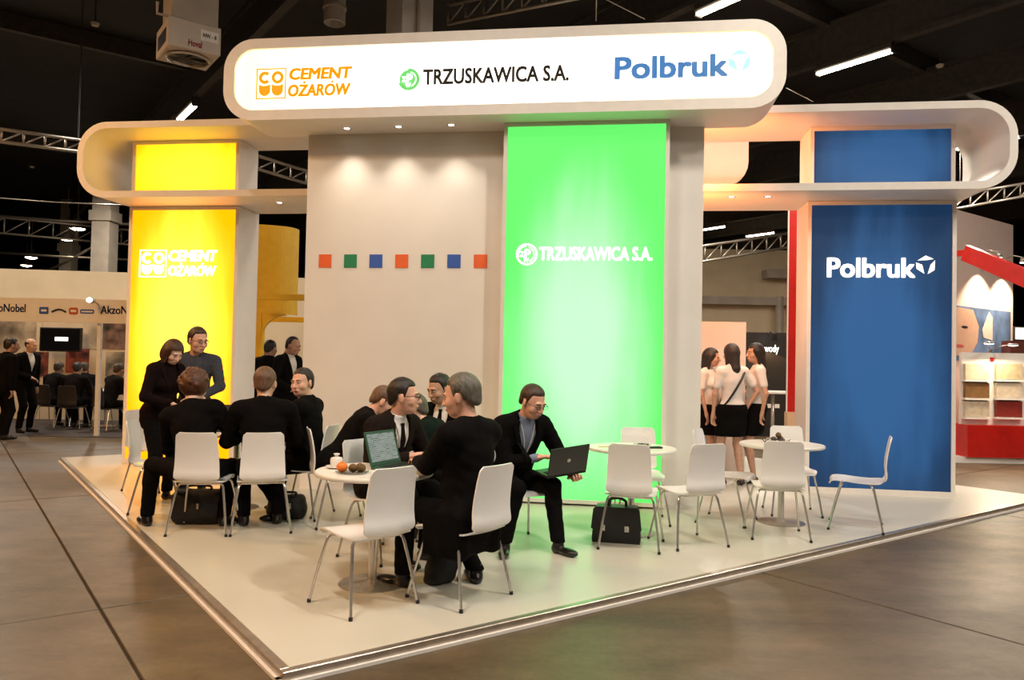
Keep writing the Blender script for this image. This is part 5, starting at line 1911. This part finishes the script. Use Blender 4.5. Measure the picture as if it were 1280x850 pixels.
for k, (a, b, lb) in enumerate((((745, 26), (746, -30), 'upright hanging wire above the header'), ((806, 24), (735, -12), 'slanting hanging wire above the header'), ((1016, 127), (983, 110), 'short slanting wire at the right end of the header'), ((1264, 172), (1330, 160), 'wire running right from the wing end'))):
    Y_ = 8.6
    p, q = at(a[0], a[1], Y_), at(b[0], b[1], Y_ + 0.3)
    if k < 2:
        q = p + (q - p) * ((8.2 - p.z) / (q.z - p.z))
    t = MB().tube([p, q], 0.005, 6).build('hanging_wire', M_truss, None, True)
    tag(t, lb, 'wire', 'thin hanging wires')
for k, (px, py, Y_, lb) in enumerate(((97, 286, 30, 'round glowing hall lamp, highest of the left four'), (84, 299, 31.5, 'round glowing hall lamp, second highest at the left'), (39, 322, 38, 'round glowing hall lamp, third at the left'), (33, 332, 42, 'round glowing hall lamp, lowest at the left'))):
    c = at(px, py, Y_)
    t = empty('high_bay_lamp', c, 0, lb, 'ceiling lamp', 'round high-bay lamps')
    MB().lathe([(0.10, 0.42), (0.14, 0.30), (0.30, 0.0), (0.28, 0.0), (0.12, 0.29), (0.0, 0.30)], 20).build('reflector', M_truss, t, 'auto')
    MB().ball((0, 0, 0.03), (0.27, 0.27, 0.10), 16, 8).build('lamp_glow', M_tubeglow, t, True)
    MB().tube([(0, 0, 0.4), (0, 0, 8.2 - c.z)], 0.02, 6).build('suspension_rod', M_truss, t)
for k, (px, py, lb) in enumerate(((119, 29, 'small smoke detector under the roof, top left'), (40, 208, 'small smoke detector above the left truss'), (1175, 81, 'small smoke detector above the blue wing'))):
    d = (cF + cR * (px - 640) / FPX - cU * (py - 425) / FPX)
    Y_ = 6.6 * d[1] / d[2] * (7.75 - CAMZ) / 6.6
    c = at(px, py, Y_)
    t = empty('smoke_detector', c, 0, lb, 'smoke detector')
    MB().lathe([(0.0, -0.06), (0.06, -0.05), (0.08, 0.0), (0.0, 0.0)], 16).build('detector_head', M_conc, t, 'auto')
    MB().tube([(0, 0, 0), (0, 0, 8.2 - c.z)], 0.015, 6).build('drop_rod', M_beam, t)

# ---- yellow arch and visitors between yellow tower and partition
YA = 13.6
t = empty('yellow_arch', (at(338, 400, YA).x, YA, 0), 0, 'curved yellow arch of a neighbouring stand', 'arch')
ORG[t.name] = (at(338, 400, YA).x, YA, 0)
xa, xb = at(300, 400, YA).x, at(361, 400, YA).x
zt, zb = at(340, 281, YA).z, at(340, 392, YA).z
g = MB()
NA = 16
for k in range(NA):
    f0, f1 = k / NA, (k + 1) / NA
    yy = lambda f: YA + 0.30 * (f ** 2) * 1.6
    xx = lambda f: xa + (xb - xa) * math.sin(f * math.pi / 2)
    g.obox(((xx(f0) + xx(f1)) / 2, (yy(f0) + yy(f1)) / 2, (zt + zb) / 2), ((xx(f1) - xx(f0)) / 2, (yy(f1) - yy(f0)) / 2, 0), (0, 0.04, 0), (0, 0, (zt - zb) / 2))
g.build('curved_panel', M_yellow, t)
MB().box(xa, at(327, 400, YA).x, YA - 0.02, YA + 0.2, 0, zb + 0.02).build('arch_leg', M_yellow, t)
cx0 = at(327, 400, YA).x
arc_ = [(cx0, zb), (cx0, zb - 0.45)] + [(cx0 + 0.42 - 0.42 * math.cos(R(90 * k / 8)), zb - 0.45 + 0.42 * math.sin(R(90 * k / 8))) for k in range(1, 9)] + [(cx0 + 0.42, zb)]
MB().prism(arc_, XZ, YA, YA + 0.08).build('arch_corner', M_yellow, t)
for zz, x2 in ((at(340, 371, YA - 0.4).z, 400), (at(340, 399, YA + 1.5).z, 400)):
    Yb = YA - 0.4 if zz > 2.3 else YA + 1.5
    MB().box(at(310, 380, Yb).x, at(x2, 380, Yb).x, Yb, Yb + 0.1, zz - 0.05, zz + 0.05).build('cross_beam', M_yellow, t)
GM = 'visitors behind the yellow tower'
for k, (px, Y_, fc, z_, lb, hd_, hr_) in enumerate(((356, 11.6, -25, DECK, 'balding man in a dark suit standing in the gap behind the tower', (8, 14, 0), ('thin', 'dark')), (331, 12.2, 70, DECK, 'dark-haired man seen from behind in the gap by the tower', (0, 6, 0), ('short', 'dark')), (371, 13.4, 200, 0.0, 'man half hidden by the partition edge behind the tower', (10, 6, 0), ('short', 'dark')), (322, 14.0, 30, 0.0, 'man half hidden by the yellow tower side', (0, 4, 0), ('short', 'brown')))):
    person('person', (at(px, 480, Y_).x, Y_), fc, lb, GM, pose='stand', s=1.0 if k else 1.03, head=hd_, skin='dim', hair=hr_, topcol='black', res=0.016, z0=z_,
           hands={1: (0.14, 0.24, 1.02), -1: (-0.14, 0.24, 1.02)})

# ---- rear panels of the stand glowing in warm lamp light, flood lamp on the partition's back
MB().box(0.865, 1.70, 10.90, 10.98, DECK, 2.16).build('rear_screen', M_white, rr_)
hp_ = rrect(0.0, 1.75, 4.10, 4.95, (0.02, 0.02, 0.02, 0.34), 6)
MB().prism(hp_, XZ, 11.20, 11.30).build('rear_fascia', M_white, rr_)
M_oglow = mat('orange_lamp_glow', (1, 0.5, 0.2), 0.4, emit=4, ecol=(1, 0.42, 0.12))
for fz, watts, lb in ((3.0, 150, 'warm orange flood lamp on the back of the partition'), (4.06, 210, 'upper orange flood lamp on the back of the partition, inside the ring')):
    fl = booth('flood_lamp', 0.82, WV + 0.16, fz, lb, 'flood lamp')
    MB().box(0.76, 0.88, 8.70, 8.80, fz - 0.07, fz + 0.07, 0.01).build('lamp_case', M_black, fl)
    MB().box(0.77, 0.87, 8.80, 8.806, fz - 0.055, fz + 0.055).build('lamp_glass', M_oglow, fl)
    MB().tube([(0.82, 8.66, fz), (0.82, 8.70, fz)], 0.02, 8).build('wall_bracket', M_black, fl)
    ld = bpy.data.lights.new('flood_beam', 'SPOT')
    ld.energy = watts
    ld.spot_size = R(140)
    ld.spot_blend = 0.6
    ld.shadow_soft_size = 0.06
    ld.color = (1.0, 0.30, 0.07)
    lo = bpy.data.objects.new('flood_beam', ld)
    COL.objects.link(lo)
    lo.parent = fl
    lo.location = (0.04, 0.17, 0.0)
    lo.rotation_euler = (R(90), 0, R(-10))

# ---- seen beside the blue tower: hall wall, black show wall, red column
YH = 30
a, b = at(820, 400, YH), at(1040, 400, YH)
hw = empty('hall_side_wall', ((a.x + b.x) / 2, YH, 0), 0, 'cream hall wall with ledges beyond the standing women', 'hall wall')
ORG[hw.name] = ((a.x + b.x) / 2, YH, 0)
MB().box(a.x, b.x, YH, YH + 0.3, 0, at(930, 312, YH).z).build('wall_face', M_cream, hw)
zl = at(930, 377, YH).z
MB().box(a.x, b.x - 1.0, YH - 0.5, YH, zl - 0.15, zl + 0.15).build('wall_ledge', M_conc, hw)
MB().box(at(952, 350, YH).x, b.x, YH - 0.7, YH, at(950, 346, YH).z - 0.1, at(950, 340, YH).z + 0.05).build('wall_ledge', M_conc, hw)
MB().tube([(at(970, 400, YH).x, YH - 0.4, 0), (at(970, 400, YH).x, YH - 0.4, at(970, 372, YH).z)], 0.16, 8).build('vertical_pipe', M_conc, hw)
YW = 17.0
a, b = at(925, 415, YW), at(996, 415, YW)
t = empty('black_show_wall', ((a.x + b.x) / 2, YW, 0), 0, 'black show wall with white lettering behind the women', 'stand wall')
ORG[t.name] = ((a.x + b.x) / 2, YW, 0)
MB().box(a.x, b.x, YW, YW + 0.1, 0, a.z).build('wall_panel', M_dark, t)
fit_text('lettering', 'wody', at(955, 440, YW).x, at(973.5, 440, YW).x, at(965, 443, YW).z, at(965, 431, YW).z, M_wletter, t, lambda p_, q_, d: (p_, YW - 0.002 - d, q_), 0.01)
MB().box(at(958, 510, YW).x, at(974, 510, YW).x, YW - 0.02, YW, at(965, 510, YW).z, at(965, 505, YW).z).build('small_caption', M_fascia, t)
sl = at(968, 417, YW - 0.4)
t2 = empty('clip_spotlight', sl, 0, 'small clip-on spotlight over the black show wall', 'spotlight')
MB().tube([(0, 0, 0), (0, 0.06, -0.12)], [0.05, 0.09], 10).build('lamp_shade', M_black, t2)
MB().tube([(0, 0, 0), (0, 0.2, 0.06), (0, 0.42, 0.0)], 0.015, 6).build('arm', M_steel, t2)
MB().ball((0, 0.06, -0.12), (0.08, 0.08, 0.02), 10, 6).build('lamp_glow', M_spotglow, t2, True)
ld = bpy.data.lights.new('clip_beam', 'SPOT')
ld.energy = 40
ld.spot_size = R(110)
ld.color = (1, 0.62, 0.3)
lo = bpy.data.objects.new('clip_beam', ld)
COL.objects.link(lo)
lo.parent = t2
lo.location = (0, 0.08, -0.16)
bt_ = at(966, 500, 15.0)
t = empty('bar_table', (bt_.x, 15.0, 0), 0, 'tall white bar table before the black show wall', 'table')
MB().box(-0.45, 0.6, -0.3, 0.3, 1.02, 1.07, 0.01).build('table_top', M_table, t)
MB().tube([(0, 0, 0.02), (0, 0, 1.02)], 0.035, 12).build('column', M_chrome, t, True)
MB().lathe([(0.0, 0.0), (0.28, 0.0), (0.28, 0.01), (0.04, 0.03), (0.0, 0.03)], 24).build('base_plate', M_steel, t, 'auto')
YR = 12.6
a, b = at(984.5, 400, YR), at(1030, 400, YR)
t = empty('red_column', ((a.x + b.x) / 2, YR, 0), 0, 'tall glossy red column beside the blue tower', 'column')
ORG[t.name] = ((a.x + b.x) / 2, YR, 0)
MB().box(a.x, b.x, YR, YR + 0.05, at(990, 515, YR).z, at(990, 250, YR).z).build('column_shaft', M_red, t)
MB().box(a.x - 0.006, a.x + 0.006, YR - 0.015, YR + 0.02, at(990, 515, YR).z, at(990, 250, YR).z).build('edge_strip', M_rim, t)
MB().box(a.x, b.x, YR - 0.05, YR + 0.1, 0, at(990, 515, YR).z).build('column_base', mat('peach_base', (0.62, 0.42, 0.26), 0.5), t)
s0, s1 = at(996, 458, YR), at(1004, 417, YR)
MB().box(s0.x, s1.x, YR - 0.10, YR, s0.z, s1.z).build('side_screen', M_black, t)

# ---- stand at the far right
pL, pR_ = at(1150, 400, 13.2), at(1266, 400, 15.4)
M_pink = mat('blush_white_wall', (0.74, 0.58, 0.52), 0.7, var=0.03)
t = empty('far_right_wall', (pL.x, pL.y, 0), 0, 'blush white wall of the stand beyond the blue tower', 'stand wall')
ORG[t.name] = (pL.x, pL.y, 0)
wtop = at(1197, 263, 14.05).z
quadz('', None, (pL.x, pL.y), (pR_.x, pR_.y), 0, wtop, 0.1).build('wall_face', M_pink, t)
dv = Vector((pR_.x - pL.x, pR_.y - pL.y, 0)).normalized()
nv = Vector((dv.y, -dv.x, 0))


def onwall(px, z, off=0.02):
    """point of that wall at the picture column px"""
    d = cF + cR * (px - 640) / FPX
    A = np.array([[d[0], -dv.x], [d[1], -dv.y]])
    rhs = np.array([pL.x, pL.y])
    k = np.linalg.solve(A, rhs)[1]
    return pL + dv * k + nv * off + Vector((0, 0, z - pL.z))


w0, w1 = onwall(1190, 0), onwall(1262, 0)
pz0, pz1 = 1.72, 2.72
pst = empty('wall_poster', (w0.x, w0.y, pz0), math.atan2(dv.y, dv.x), 'blue wall poster with part of a face and a white shape', 'poster')
Lp = (w1 - w0).length
MB().box(0, Lp, 0, 0.015, 0, pz1 - pz0).build('poster_sheet', mat('blue_poster_print', (0.10, 0.17, 0.32), 0.5, var=0.6, scale=2.2), pst)
fc_ = [(0.0, 0.08), (0.30, 0.12), (0.42, 0.35), (0.44, 0.65), (0.34, 0.95), (0.0, 0.98)]
MB().prism([(a * Lp * 0.95, b * (pz1 - pz0)) for a, b in fc_], lambda a, b, d: (a, -d, b), 0.0, 0.003).build('printed_cheek', mat('poster_skin', (0.55, 0.36, 0.27), 0.5), pst)
MB().prism([(0.18 * Lp + 0.055 * Lp * math.cos(k * math.pi / 6), (0.62 + 0.025 * math.sin(k * math.pi / 6)) * (pz1 - pz0)) for k in range(12)], lambda a, b, d: (a, -d, b), 0.003, 0.005).build('printed_eye', M_black, pst)
MB().prism([(0.10 * Lp + 0.07 * Lp * math.cos(k * math.pi / 6), (0.27 + 0.03 * math.sin(k * math.pi / 6)) * (pz1 - pz0)) for k in range(12)], lambda a, b, d: (a, -d, b), 0.003, 0.005).build('printed_lips', mat('poster_lips', (0.45, 0.10, 0.08), 0.5), pst)
MB().prism([(a * Lp, b * (pz1 - pz0)) for a, b in ((0.50, 0.45), (0.62, 0.42), (0.66, 0.40), (0.66, 0.85), (0.60, 0.95), (0.55, 0.80), (0.48, 0.60))], lambda a, b, d: (a, -d, b), 0.0, 0.003).build('printed_white_shape', mat('poster_white', (0.62, 0.56, 0.50), 0.5), pst)
# slanting red beam with spotlights
r0, r1 = at(1207, 316, 13.0), at(1330, 368, 11.2)
rb = empty('red_beam', r0, 0, 'red fascia beam slanting across the far right stand', 'beam')
r1 = r0 + (r1 - r0) * 1.7
MB().box(r1.x - r0.x - 0.05, r1.x - r0.x + 0.05, r1.y - r0.y - 0.05, r1.y - r0.y + 0.05, -r0.z, r1.z - r0.z).build('beam_post', M_red, rb)
MB().bar((0.02, 0, 0), (0.02 - nv.x * 0.9, -nv.y * 0.9, 0), 0.06, 0.10).build('wall_arm', M_red, rb)
MB().bar((0, 0, 0), tuple(r1 - r0), 0.10, 0.26).build('beam_body', M_red, rb)
ru, rv_ = Vector((r1.x - r0.x, r1.y - r0.y, 0)).normalized(), None
for k, (px, lb) in enumerate(((1222, 'wall spotlight under the red beam nearer the blue tower'), (1252, 'wall spotlight under the red beam farther right'))):
    wp = onwall(px, 0, 0.36)
    s_ = empty('wall_spotlight', (wp.x, wp.y, 3.74), 0, lb, 'spotlight', 'spotlights on the far right wall')
    MB().tube([(0, 0, 0.0), (0, 0, -0.10)], [0.03, 0.055], 12).build('lamp_shade', M_steel, s_, True)
    MB().ball((0, 0, -0.10), (0.05, 0.05, 0.015), 12, 6).build('lamp_glow', M_spotglow, s_, True)
    MB().tube([(0, 0, 0), (-nv.x * 0.15, -nv.y * 0.15, 0.05), (-nv.x * 0.29, -nv.y * 0.29, 0.0)], 0.012, 6).build('arm', M_steel, s_, True)
    ld = bpy.data.lights.new('wall_beam', 'SPOT')
    ld.energy = 330
    ld.spot_size = R(108)
    ld.spot_blend = 0.5
    ld.color = (1, 0.72, 0.48)
    lo = bpy.data.objects.new('wall_beam', ld)
    COL.objects.link(lo)
    lo.parent = s_
    lo.location = (0, 0, -0.12)
# display board with sample tiles on a red plinth
YD = 13.1
d0, d1 = at(1203, 500, YD), at(1320, 500, YD)
db = empty('sample_display', ((d0.x + d1.x) / 2, YD, 0), 0, 'white sample display board on a bright red plinth', 'display board')
ORG[db.name] = ((d0.x + d1.x) / 2, YD, 0)
zpt = at(1240, 531, YD).z
MB().box(d0.x, d1.x, YD - 0.15, YD + 0.35, 0.10, zpt).build('red_plinth', M_red, db)
MB().box(d0.x - 0.3, d1.x, YD - 0.1, YD + 0.35, 0.0, 0.10).build('plinth_base', M_rim, db)
MB().box(d0.x + 0.01, d1.x, YD + 0.05, YD + 0.12, zpt, at(1240, 441, YD).z).build('board', M_rim, db)
cols = [(1206, 1236), (1245, 1277), (1286, 1316)]
rows = [(455, 474), (479, 497), (502, 521)]
pal = [[(0.62, 0.52, 0.36), (0.50, 0.40, 0.24), (0.6, 0.5, 0.4)], [(0.20, 0.10, 0.035), (0.60, 0.50, 0.38), (0.5, 0.3, 0.2)], [(0.60, 0.50, 0.37), (0.22, 0.022, 0.015), (0.6, 0.5, 0.4)]]
for i, (ra, rb_) in enumerate(rows):
    for j, (cA, cB) in enumerate(cols):
        a, b = at(cA, rb_, YD), at(cB, ra, YD)
        o = MB().box(a.x, b.x, YD - 0.02, YD + 0.05, a.z, b.z).build('sample_tile', mat('sample_%d_%d' % (i, j), pal[i][j], 0.5, var=0.15, scale=14), db)
        MB().box(a.x - 0.02, b.x + 0.02, YD - 0.05, YD + 0.05, a.z - 0.035, a.z - 0.005).build('tile_ledge', M_rim, db)
tg = at(1242, 449, YD)
MB().box(tg.x - 0.03, tg.x + 0.03, YD + 0.03, YD + 0.05, tg.z - 0.03, tg.z + 0.03).build('red_tag', M_red, db)
lm = at(1241, 441, YD)
t = empty('twin_arm_lamp', (lm.x, YD + 0.08, lm.z), 0, 'twin-armed lamp lit on top of the sample display', 'lamp')
MB().tube([(0, 0, 0), (0, 0, 0.05)], 0.03, 10).build('base', M_steel, t)
for sx, zz in ((-1, 0.16), (1, 0.14)):
    MB().tube([(0, 0, 0.04), (sx * 0.08, -0.1, 0.10), (sx * 0.17, -0.28, zz)], 0.010, 6).build('arm', M_steel, t, True)
    hd2 = MB().ball((sx * 0.20, -0.30, zz), (0.10, 0.05, 0.022), 12, 6).build('lamp_head', M_steel, t, True)
    MB().ball((sx * 0.20, -0.30, zz - 0.012), (0.085, 0.04, 0.016), 12, 6).build('lamp_glow', M_spotglow, hd2, True)
ld = bpy.data.lights.new('display_beam', 'AREA')
ld.energy = 40
ld.size = 0.3
ld.color = (1, 0.8, 0.55)
lo = bpy.data.objects.new('display_beam', ld)
COL.objects.link(lo)
lo.parent = t
lo.location = (0, -0.32, 0.10)
lo.rotation_euler = (R(-35), 0, 0)
mn = at(1276, 418, 14.2)
t = empty('small_monitor', (mn.x + 0.1, 14.2, mn.z - 0.12), 0, 'small bright monitor at the right picture edge', 'monitor')
MB().box(-0.22, 0.22, 0, 0.05, 0, 0.26, 0.008).build('casing', M_black, t)
MB().box(-0.20, 0.20, -0.004, 0.001, 0.03, 0.24).build('display', M_glow, t)
MB().box(-0.30, 0.30, -0.02, 0.25, -(mn.z - 0.12), 0.0).build('pedestal', mat('dark_red_wood', (0.12, 0.03, 0.02), 0.5), t)
